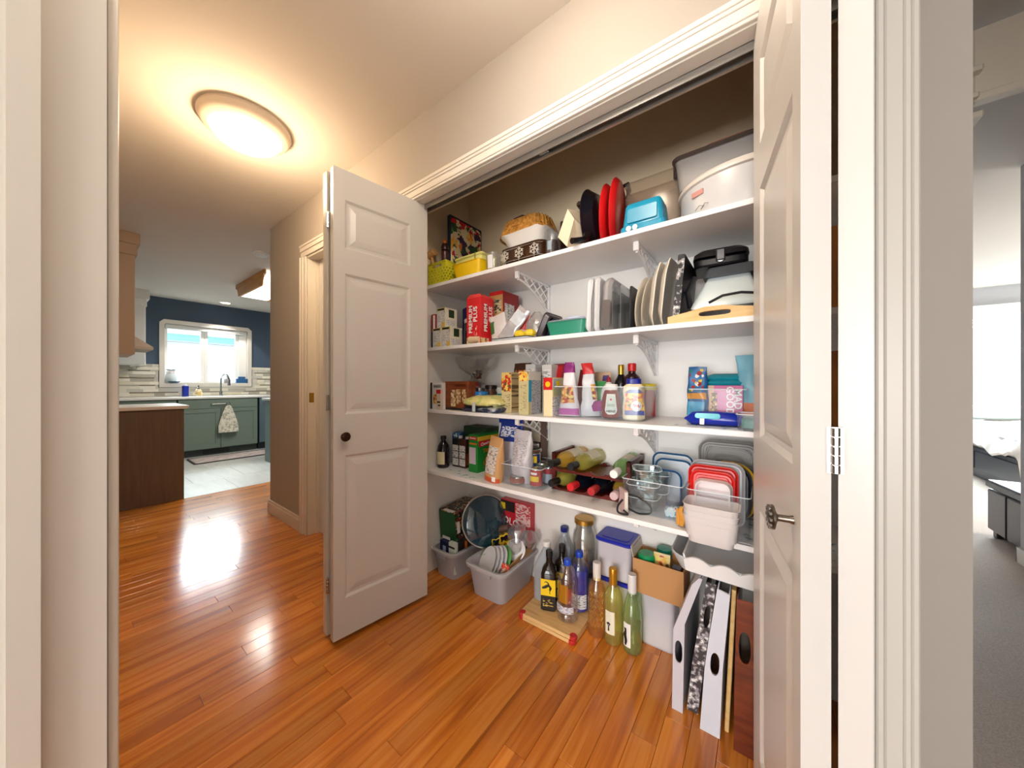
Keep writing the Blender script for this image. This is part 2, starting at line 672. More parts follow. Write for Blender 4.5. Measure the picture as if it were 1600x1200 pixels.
def sash(y0, y1, w=.045):
    s = B().box(XW - .02, XW + .03, y0, y0 + w, 1.1552, 1.9898, .004).box(XW - .02, XW + .03, y1 - w, y1, 1.1552, 1.9898, .004)
    s.box(XW - .02, XW + .03, y0, y1, 1.115, 1.155, .004).box(XW - .02, XW + .03, y0, y1, 1.99, 2.035, .004)
    o = part('sash', s, WHITE, win)
    part('pane', B().box(XW - .002, XW + .002, y0 + w, y1 - w, 1.15, 2.0), GLASS, o)


sash(.905, 1.385)
sash(1.385, 1.84)
part('side_post', B().box(XW - .02, XW + .06, 1.84, 1.945, 1.115, 2.035, .004), WHITE, win)
part('blind', B().rbox(.05, 1.03, 1.965, 2.033, .012, .006, 3, KX - .03, 1.425), M((214, 216, 214), .6), win, 'rolled grey roller blind')
# neighbour's house across the side yard
nh = thing('neighbour_house', 'white house with teal eaves outside the kitchen window', 'house', (-10.6, 1.5, 0))
part('wall', B().box(-.3, 0, -4, 6, -.5, 2.05), M((235, 238, 242), .8), nh)
part('fascia', B().box(.31, .35, -4, 6, 2.05, 2.20, .01), M((150, 205, 198), .6), nh, 'teal fascia board')
part('soffit', B().box(-.2, .31, -4, 6, 2.06, 2.08), M((238, 240, 242), .8), nh)
part('roof', B().add([(.4, -4, 2.2), (.4, 6, 2.2), (-2, 6, 3.2), (-2, -4, 3.2), (.4, -4, 2.24), (.4, 6, 2.24), (-2, 6, 3.26), (-2, -4, 3.26)], [(0, 1, 2, 3), (4, 5, 6, 7), (0, 1, 5, 4), (1, 2, 6, 5), (2, 3, 7, 6), (3, 0, 4, 7)]), M((226, 230, 236), .8), nh, smooth=False)
# backsplash: long thin mosaic strips
bs = struct('trim_backsplash', B().box(KX, KX + .004, -1.1, .84, .9, 1.385).box(KX, KX + .004, 2.01, 3.2, .9, 1.385).box(KX, KX + .004, .84, 2.01, .9, 1.045), M((205, 200, 186), .6))
TC = [M((238, 233, 218), .3), M((228, 222, 205), .3), M((205, 202, 192), .25), M((182, 178, 166), .25), M((132, 122, 104), .3), M((222, 214, 190), .3)]
z = .915
row = 0
while z < 1.37:
    thin = row % 3 == 1
    hgt = .018 if thin else .046
    y = .1 + random.random() * .2
    while y < 2.75:
        ln = random.choice((.16, .22, .29)) if thin else random.choice((.11, .16, .24))
        if not (.83 < y + ln / 2 < 2.02 and z + hgt > 1.048):
            mt = TC[4] if thin and random.random() < .62 else random.choice(TC[:4] + [TC[5], TC[0]])
            part('tile', B().box(KX + .004, KX + random.uniform(.009, .012), y + .001, y + ln - .001, z + .001, z + hgt - .001), mt, bs, smooth=False)
        y += ln
    z += hgt
    row += 1
# base cabinets and worktop under the window
GREEN = M((112, 128, 118), .45)
CF = -6.80
cab = thing('sink_cabinet', 'sage green two door base cabinet below the kitchen window', 'cabinet', (CF, 1.45, 0))
part('body', B().box(-.55, -.02, -.48, .48, .10, .87), GREEN, cab)
for s in (-1, 1):
    y0, y1 = (-.475, -.003) if s < 0 else (.003, .475)
    d = B().box(-.02, 0, y0, y1, .11, .865, .002)
    dr = part('door', d, GREEN, cab)
    e = B()
    for (a, b_, c_, d_) in ((y0, y1, .11, .19), (y0, y1, .66, .72), (y0, y0 + .06, .1902, .6598), (y1 - .06, y1, .1902, .6598)):
        e.box(0, .009, a, b_, c_, d_, .002)
    part('frame', e, GREEN, dr)
part('drawer_front', B().box(0, .010, -.475, .475, .725, .865, .002), GREEN, cab)
part('handle', B().tube([(.012, -.11, .79), (.04, -.11, .79), (.04, .05, .79), (.012, .05, .79)], .007, 6), M((130, 126, 118), .3, 1), cab)
part('toe_kick', B().box(-.5, -.06, -.48, .48, 0, .1), M((60, 68, 66), .6), cab)
part('vent', B().box(-.06, -.05, -.2, .12, .02, .09, .002), M((28, 30, 34), .4), cab, 'dark floor vent grille')
c2 = thing('base_cabinet', 'dark green base cabinet behind the brown peninsula', 'cabinet', (CF, .45, 0))
part('body', B().box(-.55, -.02, -.5, .51, .10, .87), GREEN, c2)
part('door', B().box(-.02, 0, -.49, .505, .11, .865, .003), GREEN, c2)
part('toe_kick', B().box(-.5, -.06, -.5, .51, 0, .1), M((60, 68, 66), .6), c2)
dw = thing('dishwasher', 'stainless dishwasher right of the green sink cabinet', 'dishwasher', (CF, 2.24, 0))
part('body', B().box(-.55, -.02, -.29, .29, .10, .87), M((40, 46, 54), .4), dw)
part('door', B().rbox(.03, .575, .12, .865, .005, .002, 2, -.005, 0), M((120, 138, 152), .3, .8), dw)
part('handle', B().box(.01, .045, -.24, .24, .765, .79, .006), CHROME, dw)
part('toe_kick', B().box(-.5, -.05, -.29, .29, 0, .1), M((24, 28, 40), .6), dw)
solo('worktop', B().box(KX, CF + .03, -1.1, 2.75, .875, .905, .004), M((226, 224, 218), .25), 'pale stone worktop running below the kitchen window', 'worktop')
# white wall cabinet left of the window, with crown
wc = thing('wall_cabinet', 'white wall cabinet with crown moulding left of the blue wall', 'cabinet', (-7.01, .35, 0))
part('body', B().box(-.37, 0, -.7, .325, 1.37, 2.22, .002), M((232, 232, 228), .45), wc)
part('door', B().box(0, .018, .02, .32, 1.375, 2.2, .004), M((232, 232, 228), .45), wc)
part('crown', B().box(-.37, .03, -.7, .335, 2.2, 2.31, .004).box(-.37, .055, -.7, .36, 2.30, CH, .004), M((232, 232, 228), .45), wc)
rcb = copy_tree(wc)
rcb.location = (-7.01, 2.98, 0)
rcb.scale = (1, -1, 1)
rcb['label'] = 'white wall cabinet with crown moulding right of the kitchen window'
# peninsula with brown end panel and pale top; hanging cabinet above
pen = thing('peninsula', 'dark brown peninsula end panel with pale stone top beside hall floor', 'kitchen island', (-4.43, .30, 0))
part('end_panel', B().box(-.6, 0, -.6, .375, 0, .862, .003), wood([(.3, (92, 74, 60)), (.7, (106, 86, 70))], (60, 60, 3), .5), pen)
part('top', B().box(-.65, .03, -.6, .405, .865, .895, .004), M((226, 216, 206), .25), pen, 'pale stone top')
hc_ = thing('hanging_cabinet', 'tan tall hanging cabinet end with crown above the peninsula', 'cabinet', (-4.46, -.05, 0))
TAN = M((176, 152, 132), .5)
part('body', B().box(-.62, 0, -.25, .415, 1.365, 2.25, .003), TAN, hc_)
part('crown', B().box(-.62, .014, -.25, .428, 2.24, 2.34, .003).box(-.62, .03, -.25, .444, 2.335, CH, .003), TAN, hc_)
hood = thing('range_hood', 'tan sloped range hood edge beyond the hanging cabinet', 'range hood', (-6.0, .35, 1.50))
hb = B().add([(-.3, -.4, 0), (.3, -.4, 0), (.3, .26, 0), (-.3, .26, 0), (-.3, -.4, .03), (.3, -.4, .03), (.3, .26, .03), (-.3, .26, .03), (-.2, -.4, .17), (.2, -.4, .17), (.2, .10, .17), (-.2, .10, .17)],
             [(0, 1, 2, 3), (0, 1, 5, 4), (1, 2, 6, 5), (2, 3, 7, 6), (3, 0, 4, 7), (4, 5, 9, 8), (5, 6, 10, 9), (6, 7, 11, 10), (7, 4, 8, 11), (8, 9, 10, 11)])
part('canopy', hb, TAN, hood, smooth=False)
part('chimney', B().box(-.15, .15, -.4, .02, .17, .92, .003), TAN, hood)
isl = thing('kitchen_island', 'grey green island corner at the right edge of kitchen floor', 'kitchen island', (-5.55, 1.70, 0))
part('body', B().box(-.14, .6, 0, 1.2, .0, .87, .004), M((118, 136, 134), .45), isl)
part('top', B().box(-.17, .63, -.03, 1.23, .87, .90, .004), M((214, 214, 210), .25), isl)
# things on the worktop and sill
fa = thing('kitchen_faucet', 'tall chrome gooseneck faucet behind the sink', 'faucet', (-7.12, 1.52, .905))
part('base', B().lathe([(.03, 0), (.03, .01), (.022, .02), (.02, .08)], 14), CHROME, fa)
sp = [(0, 0, .07), (0, 0, .26)] + [(.10 - .10 * math.cos(a), .02 * a, .26 + .10 * math.sin(a)) for a in [R(q) for q in range(15, 196, 20)]]
part('spout', B().tube(sp, .012, 8), CHROME, fa)
part('spray_head', B().tube([(.2, .055, .235), (.205, .06, .17)], .02, 8), CHROME, fa)
part('lever', B().tube([(0, .02, .06), (.02, .10, .075)], .007, 6), CHROME, fa)
sd = thing('soap_dispenser', 'blue soap pump bottle on the worktop under the window', 'soap bottle', (-7.16, 1.105, .905))
part('bottle', B().rbox(.075, .075, 0, .165, .02, .004, 3), M((28, 48, 150), .2), sd)
part('pump', B().lathe([(.026, .165), (.026, .182), (.008, .185), (.008, .21), (.001, .21)], 12).box(-.006, .035, -.006, .006, .205, .216, .002), M((225, 232, 236), .3), sd)
s2 = thing('soap_dispenser', 'amber and cream soap pump bottle beside the blue one', 'soap bottle', (-7.16, 1.255, .905))
part('bottle', B().lathe([(.04, 0), (.046, .02), (.046, .07), (.034, .105), (.018, .118)], 16), speck([(.4, (206, 172, 96)), (.6, (236, 226, 200))], 30), s2)
part('pump', B().lathe([(.018, .118), (.02, .135), (.007, .14), (.007, .17), (.001, .17)], 12).box(-.005, .03, -.005, .005, .165, .174, .002), M((70, 66, 58), .3), s2)
sn = thing('sill_jar', 'white ceramic lidded jar on the window sill at left', 'jar', (-7.42, .985, 1.115))
part('pot', B().lathe([(.05, 0), (.062, .02), (.066, .08), (.06, .13), (.05, .15)], 18), M((224, 236, 240), .3), sn)
part('lid', B().lathe([(.052, .15), (.055, .165), (.046, .2), (.02, .225), (.012, .245), (.001, .25)], 18), M((236, 232, 232), .3), sn)
part('band', B().lathe([(.056, .205), (.058, .215), (.04, .222)], 18), M((110, 126, 134), .4), sn, 'dark grey band')
solo('sill_dish', B().lathe([(.04, 0), (.06, .012), (.075, .028), (.07, .028), (.05, .012), (.001, .008)], 18), M((40, 78, 98), .3), 'dark teal dish on window sill before the white jar', 'dish', (-7.36, 1.01, 1.115))
solo('sill_soap_bottle', B().lathe([(.042, 0), (.045, .01), (.045, .06), (.03, .085), (.012, .095), (.012, .13), (.001, .13)], 16), M((150, 150, 152), .4), 'grey pump bottle on the window sill right of faucet', 'bottle', (-7.38, 1.66, 1.115))
solo('sill_box', B().box(-.03, .03, -.08, .08, 0, .075, .004).box(-.02, .02, -.05, .05, .075, .115, .006), M((40, 92, 142), .4), 'blue sponge caddy at the right end of window sill', 'caddy', (-7.38, 1.86, 1.115))
tw = B()
secs = []
for i in range(13):
    f = i / 12
    wdt = .03 + .115 * min(1, f * 1.35) ** .8
    ring = []
    for q in range(24):
        a = 2 * math.pi * q / 24
        fold = .012 * math.sin(5 * a + i * .15) * f
        ring.append((.022 + (.016 + fold * .7) * math.sin(a) * .9 + .012 * f, wdt * .85 * math.cos(a), -.42 * f))
    secs.append(ring)
tw.loft(secs)
towel = thing('hand_towel', 'cream floral tea towel hanging on the sink cabinet handle', 'towel', (CF + .046, 1.53, .765))
part('cloth', tw, speck([(.40, (226, 222, 206)), (.52, (214, 208, 190)), (.58, (150, 146, 136)), (.66, (228, 224, 210))], 22, 'n', .9, detail=5), towel)
part('loop', B().tube([(.025, -.03, -.01), (.03, -.02, .04), (.03, .01, .055), (.025, .03, .0)], .006, 6), M((90, 92, 88), .7), towel)
mat_ = thing('floor_mat', 'grey kitchen mat with dark border before the sink cabinet', 'rug', (-6.42, 1.56, 0))
part('field', B().rbox(.46, 1.0, .001, .011, .02, .003), speck([(.4, (166, 150, 146)), (.6, (190, 178, 172))], 12, rough=.9), mat_)
rb = B().prism(rr(.50, 1.04, .025), .0005, .013, [rr(.46, 1.0, .02)[::-1]])
part('border', rb, M((60, 56, 60), .8), mat_)
# ceiling fixtures
bl = thing('box_ceiling_light', 'oak framed fluorescent box light on the kitchen ceiling', 'ceiling light', (-5.15, 1.85, CH))
OAKL = wood([(.3, (176, 120, 44)), (.7, (206, 150, 66))], (4, 30, 30), .4)
for s in (-1, 1):
    pf = [(-.54, 0), (.54, 0), (.54, -.05), (.50, -.06), (.46, -.09), (.44, -.14), (.43, -.17), (-.43, -.17), (-.44, -.14), (-.46, -.09), (-.50, -.06), (-.54, -.05)]
    b = B()
    b.m = Matrix(((1, 0, 0, 0), (0, 0, 1, s * .47), (0, 1, 0, 0), (0, 0, 0, 1)))
    b.prism(pf, -.011, .011)
    part('end_board', b, OAKL, bl, 'curved oak end board', smooth=False)
DIFF = M((255, 253, 246), .4, e=1.6)
pf2 = [(-.52, -.045), (.52, -.045), (.49, -.06), (.45, -.09), (.425, -.16), (-.425, -.16), (-.45, -.09), (-.49, -.06)]
b = B()
b.m = Matrix(((1, 0, 0, 0), (0, 0, 1, 0), (0, 1, 0, 0), (0, 0, 0, 1)))
b.prism(pf2, -.455, .455)
part('diffuser', b, DIFF, bl, 'lit white diffuser', smooth=False)
part('bar', B().box(-.43, .43, -.16, -.14, -.172, -.16).box(-.43, .43, .14, .16, -.172, -.16), OAKL, bl)
dl = thing('downlight', 'small lit recessed downlight in ceiling above the kitchen window', 'downlight', (-7.03, 1.56, CH))
part('ring', B().lathe([(.085, 0), (.085, -.006), (.065, -.008), (.06, 0)], 24), WHITE, dl)
part('lens', B().lathe([(.06, -.001), (.06, -.004), (.001, -.004)], 24), M((255, 246, 226), .4, e=4), dl)
sk = thing('smoke_detector', 'white round smoke detector on ceiling by the hall corner', 'smoke detector', (-4.07, 1.18, CH))
part('base', B().lathe([(.07, 0), (.07, -.012), (.066, -.016), (.001, -.016)], 24), M((206, 212, 216), .4), sk)
part('cap', B().lathe([(.052, -.016), (.05, -.03), (.04, -.036), (.001, -.038)], 24), M((206, 212, 216), .4), sk)

# ------------------------------------------------ bedroom at right
FY = 7.59
struct('wall_bedroom', B().box(.3, 1.7, FY, FY + .15, 0, CH).box(4.3, 6.2, FY, FY + .15, 0, CH).box(1.7, 4.3, FY, FY + .15, 0, .72).box(1.7, 4.3, FY, FY + .15, 2.05, CH), M((182, 182, 186), .7), smooth=False)
GB = M((168, 164, 166), .7)
struct('wall_bedroom_left', B().box(.25, .34, YB + .06, 2.6, 0, CH).box(.2, .34, 2.6, 8, 0, CH), M((182, 182, 186), .7), smooth=False)
struct('wall_corner', B().box(1.262, 1.37, -.02, 3.50, 0, CH), GB, smooth=False)
struct('wall_bedroom_right', B().box(5.9, 6.1, -.1, 8, 0, CH), GB, smooth=False)
struct('baseboard_corner_right', B().box(1.248, 1.262, -.02, 3.512, .006, .10, .002).box(1.248, 1.37, 3.50, 3.514, .006, .10, .002), TRIM)
hdr = B().box(.325, .615, 1.985, 2.03, 2.085, 2.30, .004).box(.325, .635, 1.965, 2.03, 2.060, 2.083, .006).box(.325, .628, 1.975, 2.03, 2.140, 2.160, .005).box(.325, .635, 1.965, 2.03, 2.230, 2.250, .006)
hdr.box(.62, 1.262, 1.99, 2.03, 2.13, 2.16, .006).box(.62, 1.262, 2.0, 2.03, 2.155, 2.40, .004)
struct('trim_9', hdr, M((232, 222, 204), .4))
w2 = struct('window_2', None, None)
fr = B().box(1.72, 4.28, FY - .03, FY + .06, 2.0502, 2.1398, .006).box(1.7, 4.3, FY - .05, FY, 2.14, 2.18, .006).box(1.72, 1.82, FY - .02, FY + .06, .8002, 2.05, .006).box(4.18, 4.28, FY - .02, FY + .06, .8002, 2.05, .006).box(1.72, 4.28, FY - .04, FY + .06, .72, .80, .006)
part('frame', fr, WHITE, w2)
for a in (2.525, 3.4):
    part('mullion', B().box(a, a + .15, FY - .01, FY + .08, .78, 2.05, .006), WHITE, w2)
for a, c_ in ((1.82, 2.525), (2.675, 3.4), (3.55, 4.18)):
    part('pane', B().box(a, c_, FY + .03, FY + .034, .78, 2.04), GLASS, w2)
gh = thing('neighbour_house', 'pale grey sided house with shingle roof outside the bedroom window', 'house', (3.5, 13.5, 0))
part('wall', B().box(-6, 6, 0, .3, -.5, 1.35), M((226, 232, 236), .8), gh)
part('roof', B().add([(-6.3, -.5, 1.35), (6.3, -.5, 1.35), (6.3, 4, 4.2), (-6.3, 4, 4.2), (-6.3, -.5, 1.25), (6.3, -.5, 1.25), (6.3, 4, 4.1), (-6.3, 4, 4.1)], [(0, 1, 2, 3), (4, 5, 6, 7), (0, 1, 5, 4), (1, 2, 6, 5), (2, 3, 7, 6), (3, 0, 4, 7)]), speck([(.4, (206, 216, 222)), (.6, (226, 234, 238))], 4, sc3=(1, 6, 6), rough=.9), gh, smooth=False)
tr = thing('bare_tree', 'bare pinkish branches outside the bedroom window', 'tree', (3.1, 9.6, 0))
tb = B().tube([(1.4, 0, -.3), (1.3, 0, .6), (1.1, 0, 1.2)], [.09, .075, .06], 7)
rnd = random.Random(4)


def branch(p, d, ln, r, lev):
    pts = [p]
    for _ in range(4):
        d = (d + Vector((rnd.uniform(-.25, .25), rnd.uniform(-.2, .2), rnd.uniform(-.12, .18)))).normalized()
        pts.append(pts[-1] + d * ln / 4)
    tb.tube(pts, [r * (1 - .16 * i) for i in range(5)], 5)
    if lev:
        for q in pts[1:]:
            for _ in range(2):
                branch(q, (d + Vector((rnd.uniform(-.9, .9), rnd.uniform(-.4, .4), rnd.uniform(-.4, .6)))).normalized(), ln * .55, r * .5, lev - 1)


branch(Vector((1.1, 0, 1.2)), Vector((-1, -.1, .1)), 1.7, .035, 2)
branch(Vector((1.1, 0, 1.1)), Vector((-.8, -.1, .5)), 1.4, .03, 2)
part('branches', tb, M((196, 168, 172), .8), tr)
bed = thing('bed', 'bed with dark drawer base and cream quilt under the bedroom window', 'bed', (2.85, 6.45, .006))
DKB = M((58, 66, 76), .4)
part('base', B().box(-.83, .83, -1.0, 1.0, .0, .34, .006), DKB, bed, 'dark grey base')
for y0, y1 in ((-.95, -.02), (.02, .95)):
    part('drawer', B().box(-.848, -.828, y0, y1, .10, .30, .006), DKB, bed)
part('mattress', B().rbox(1.64, 1.98, .34, .56, .06, .03, 4), M((232, 232, 234), .8), bed)
qb = B()
secs = []
for i in range(25):
    y = -1.08 + 2.0 * i / 24
    ring = []
    K = 26
    for q in range(K):
        f = q / (K - 1)
        xx = -.9 + 1.8 * f
        e = max(0, abs(xx) - .78) / .12
        zz = .625 + .022 * math.sin(xx * 7 + y * 3) + .02 * noise.noise(Vector((xx * 5, y * 5, 1)))
        if i < 2:
            zz = .3 if i == 0 else .58
        if xx < -.78:
            zz -= e * (.22 + .03 * math.sin(y * 9)) + .02 * math.sin(y * 23)
        if xx > .78:
            zz -= e * .3
        ring.append((xx, y, zz))
    ring2 = [(p[0] * .98, p[1], p[2] - .02) for p in ring[::-1]]
    secs.append(ring + ring2)
qb.loft(secs)
part('quilt', qb, speck([(.3, (214, 206, 200)), (.7, (236, 230, 226))], 5, rough=.9, bump=.3), bed, 'crumpled cream quilt')
part('pillow_roll', B().tube([(-.86, .86, .70), (-.3, .88, .70), (.3, .88, .70), (.86, .86, .70)], [.07, .085, .085, .07], 12), M((206, 214, 212), .9), bed)
ot = thing('storage_ottoman', 'black leather storage ottoman at the bedroom corner', 'ottoman', (1.60, 3.77, .006))
LEA = M((22, 23, 32), .3)
part('body', B().box(-.29, .5, -.2, .26, .045, .335, .012), LEA, ot)
part('lid', B().box(-.30, .51, -.21, .27, .345, .40, .02), LEA, ot)
part('seam', B().box(-.294, -.289, .02, .03, .05, .335), M((20, 22, 30), .4), ot)
for x_, y_ in ((-.25, -.15), (-.25, .2), (.45, -.15), (.45, .2)):
    part('foot', B().box(x_ - .025, x_ + .025, y_ - .025, y_ + .025, 0, .045, .004), BLACK, ot)
# ------------------------------------------------ room behind the camera and outer shell (only seen by the light)
struct('wall_back_room', B().box(-1.6, 1.6, -4.55, -4.4, 0, .06).box(-1.6, -.95, -4.55, -4.4, 0, CH).box(1.35, 1.6, -4.55, -4.4, 0, CH).box(-1.6, 1.6, -4.55, -4.4, 2.25, CH).box(-1.75, -1.6, -4.55, -.085, 0, CH).box(1.6, 1.75, -4.55, -.085, 0, CH), M((226, 224, 220), .7), smooth=False)
# ------------------------------------------------ pantry: helpers
def lay(t, loc, yaw=0, roll=0, flat=False):
    m = Matrix.Translation(loc) @ Matrix.Rotation(R(yaw), 4, 'Z')
    if not flat:
        m = m @ Matrix.Rotation(R(90), 4, 'X')
    t.matrix_local = m @ Matrix.Rotation(R(roll), 4, 'Z')


def words(s, size, mat, parent, loc, yaw=0, roll=0, flat=False, name='lettering', bold=0, sx=1):
    t = text(s, size, mat, parent, (0, 0, 0), name=name, bold=bold)
    if sx != 1:
        for v in t.data.vertices:
            v.co.x *= sx
    lay(t, loc, yaw, roll, flat)
    return t


def carton(name, label, cat, x0, x1, y0, y1, z, h, mat, prints=(), texts=(), rz=0, group=None, c=.0012, rx=0, ry=0):
    """printed box: prints = (face, u0, u1, v0, v1, material, part name); texts = (face, u, v, size, words, material, roll)"""
    w, d = x1 - x0, y1 - y0
    o = thing(name, label, cat, ((x0 + x1) / 2, (y0 + y1) / 2, z + .0006), rz, group, rx, ry)
    part('carton', B().box(-w / 2, w / 2, -d / 2, d / 2, 0, h, c), mat, o)
    e = .0007

    def pt(f, u, v, off):
        if f == 'f':
            return (-w / 2 + w * u, -d / 2 - off, h * v)
        if f == 'r':
            return (w / 2 + off, -d / 2 + d * u, h * v)
        if f == 'l':
            return (-w / 2 - off, d / 2 - d * u, h * v)
        return (-w / 2 + w * u, -d / 2 + d * v, h + off)
    for i, p in enumerate(prints):
        f, u0, u1, v0, v1, m = p[:6]
        k = e * (1 + .35 * i)
        q = [pt(f, u0, v0, k), pt(f, u1, v0, k), pt(f, u1, v1, k), pt(f, u0, v1, k)]
        q0 = [pt(f, u0, v0, 0), pt(f, u1, v0, 0), pt(f, u1, v1, 0), pt(f, u0, v1, 0)]
        part(p[6] if len(p) > 6 else 'printed_panel', B().loft([q0, q]), m, o, smooth=False)
    for f, u, v, size, s, m, roll in texts:
        words(s, size, m, o, pt(f, u, v, e * 4.2), {'f': 0, 'r': 90, 'l': -90, 't': 0}[f], roll, f == 't', bold=size * .02)
    return o


def rad(prof, z):
    for (r0, z0), (r1, z1) in zip(prof, prof[1:]):
        if z0 <= z <= z1 and z1 > z0:
            return r0 + (r1 - r0) * (z - z0) / (z1 - z0)
    return prof[-1][0]


def band(prof, z0, z1, a0, a1, off=.0007, n=14, nz=6, sq=None):
    """patch lying on a turned body between two heights and two angles (degrees)"""
    b = B()
    s = []
    zs = [z0 + (z1 - z0) * j / nz for j in range(nz + 1)]
    for k in (off, 0):
        rows = []
        for z in zs:
            r = rad(prof, z) + k
            rows.append([(r * math.cos(R(a0 + (a1 - a0) * i / n)), r * math.sin(R(a0 + (a1 - a0) * i / n)), z) for i in range(n + 1)])
        s.append(rows)
    for rows in s:
        vs = [p for q in rows for p in q]
        m = n + 1
        b.add(vs, [(j * m + i, j * m + i + 1, (j + 1) * m + i + 1, (j + 1) * m + i) for j in range(nz) for i in range(n)])
    K = (nz + 1) * (n + 1)
    m = n + 1
    rim = [i for i in range(m)] + [j * m + n for j in range(1, nz + 1)] + [nz * m + i for i in range(n - 1, -1, -1)] + [j * m for j in range(nz - 1, 0, -1)]
    b.f += [(rim[i], rim[(i + 1) % len(rim)], rim[(i + 1) % len(rim)] + K, rim[i] + K) for i in range(len(rim))]
    return b


def bottle(name, label, cat, x, y, z, prof, mat, cap=None, labels=(), fill=None, group=None, rz=0, n=24, rx=0, ry=0, body='glass_body'):
    o = thing(name, label, cat, (x, y, z + .0006), rz, group, rx, ry)
    part(body, B().lathe(prof, n), mat, o)
    if fill:
        top, fm = fill
        pr = [(max(r - .0025, .002), max(q, .004)) for r, q in prof if q < top]
        pr.append((max(rad(prof, top) - .0025, .002), top))
        part('contents', B().lathe(pr, n), fm, o)
    if cap:
        part('cap', B().lathe(cap[0], 18), cap[1], o)
    for l in labels:
        z0, z1, a0, a1, m = l[:5]
        part(l[5] if len(l) > 5 else 'paper_label', band(prof, z0, z1, a0, a1, l[6] if len(l) > 6 else .0008), m, o)
    return o


def pfn(w, h, d, top=.9, pinch=.0, fat=.32):
    """stand-up pouch surface: f = height 0..1, a = angle"""
    def fn(f, a, off=0):
        ww = w * (1 - (1 - top) * f - pinch * math.sin(math.pi * f)) / 2
        dd = (d * (.75 + .9 * f * (1 - f)) * max(0, 1 - f ** 2.2) + .003) / 2
        c, s = math.cos(a), math.sin(a)
        x = ww * math.copysign(abs(c) ** .7, c)
        y = (dd + off) * math.copysign(abs(s) ** .75, s)
        return (x, y, h * f)
    return fn


def wob(p, amt, seed):
    v = noise.noise_vector(Vector(p) * 26 + Vector((seed, seed * 2, seed * .7)))
    return (p[0] + v.x * amt * .5, p[1] + v.y * amt, p[2] + v.z * amt * .4)


def pouch(name, label, cat, loc, w, h, d, mat, bits=(), rz=0, rx=0, ry=0, group=None, top=.92, pinch=0, crinkle=.006, seed=1, n=28, nf=16):
    """bits = (f0, f1, a0, a1, material, part name): printed areas that follow the crinkled surface"""
    fn = pfn(w, h, d, top, pinch)
    o = thing(name, label, cat, (loc[0], loc[1], loc[2] + .001), rz, group, rx, ry)
    S = lambda f, a, off=0: wob(fn(f, a, off), crinkle * min(1, f * 5), seed)
    b = B()
    b.loft([[S(j / nf, 2 * math.pi * i / n) for i in range(n)] for j in range(nf + 1)])
    part('bag', b, mat, o, ang=60)
    for k, (f0, f1, a0, a1, m, *pn) in enumerate(bits):
        b = B()
        na, nz = 14, 10
        off = .0012 + .0006 * k
        full = a1 - a0 >= 359
        rows = []
        for j in range(nz + 1):
            f = f0 + (f1 - f0) * j / nz
            row = []
            for i in range(na + 1):
                a = R(a0 + (a1 - a0) * i / na)
                p = Vector(S(f, a, off))
                p.x += off * (1 if p.x > 0 else -1) * (.9 if full else .2)
                row.append(tuple(p))
            rows.append(row)
        m1 = na + 1
        b.add([p for q in rows for p in q], [(j * m1 + i, j * m1 + i + 1, (j + 1) * m1 + i + 1, (j + 1) * m1 + i) for j in range(nz) for i in range(na)])
        part(pn[0] if pn else 'printed_patch', b, m, o, ang=60)
    return o


def bin_b(w, d, h, t=.0025, r=.012, taper=0., lip=0.):
    """open-topped bin, walls of thickness t"""
    k = 1 - taper
    S = [(0, rr(w * k, d * k, r)), (h - lip * .6, rr(w, d, r))]
    if lip:
        S += [(h - lip * .6, rr(w + 2 * lip, d + 2 * lip, r + lip)), (h - lip * .1, rr(w + 2 * lip, d + 2 * lip, r + lip)), (h, rr(w + lip, d + lip, r + lip))]
    else:
        S += [(h, rr(w, d, r))]
    S += [(h - .0005, rr(w - 2 * t, d - 2 * t, max(r - t, .002))), (t * 1.2, rr(w * k - 2 * t, d * k - 2 * t, max(r - t, .002)))]
    return B().stack(S)


def blobs(base, cols, scale=30, thr=.42, rough=.5, sc3=(1, 1, 1), warp=.35):
    """printed pattern of separate coloured spots on a plain ground"""
    m = fresh(rough)
    t, N, L, p = nt(m)
    mp = coords(N, L, sc3)
    v = N.new('ShaderNodeTexVoronoi')
    v.inputs['Scale'].default_value = scale
    nz = N.new('ShaderNodeTexNoise')
    nz.inputs['Scale'].default_value = scale * 1.7
    vm = N.new('ShaderNodeVectorMath')
    vm.operation = 'MULTIPLY_ADD'
    vm.inputs[1].default_value = (warp / scale * 2,) * 3
    L.new(mp.outputs[0], nz.inputs['Vector'])
    L.new(nz.outputs['Color'], vm.inputs[0])
    L.new(mp.outputs[0], vm.inputs[2])
    L.new(vm.outputs[0], v.inputs['Vector'])
    sp = N.new('ShaderNodeSeparateColor')
    L.new(v.outputs['Color'], sp.inputs[0])
    r = ramp(N, [(i / len(cols), c) for i, c in enumerate(cols)], True)
    L.new(sp.outputs[0], r.inputs[0])
    lt = N.new('ShaderNodeMath')
    lt.operation = 'LESS_THAN'
    lt.inputs[1].default_value = thr
    L.new(v.outputs['Distance'], lt.inputs[0])
    mx = N.new('ShaderNodeMix')
    mx.data_type = 'RGBA'
    L.new(lt.outputs[0], mx.inputs[0])
    mx.inputs[6].default_value = lin(base)
    L.new(r.outputs[0], mx.inputs[7])
    L.new(mx.outputs[2], p.inputs['Base Color'])
    return m


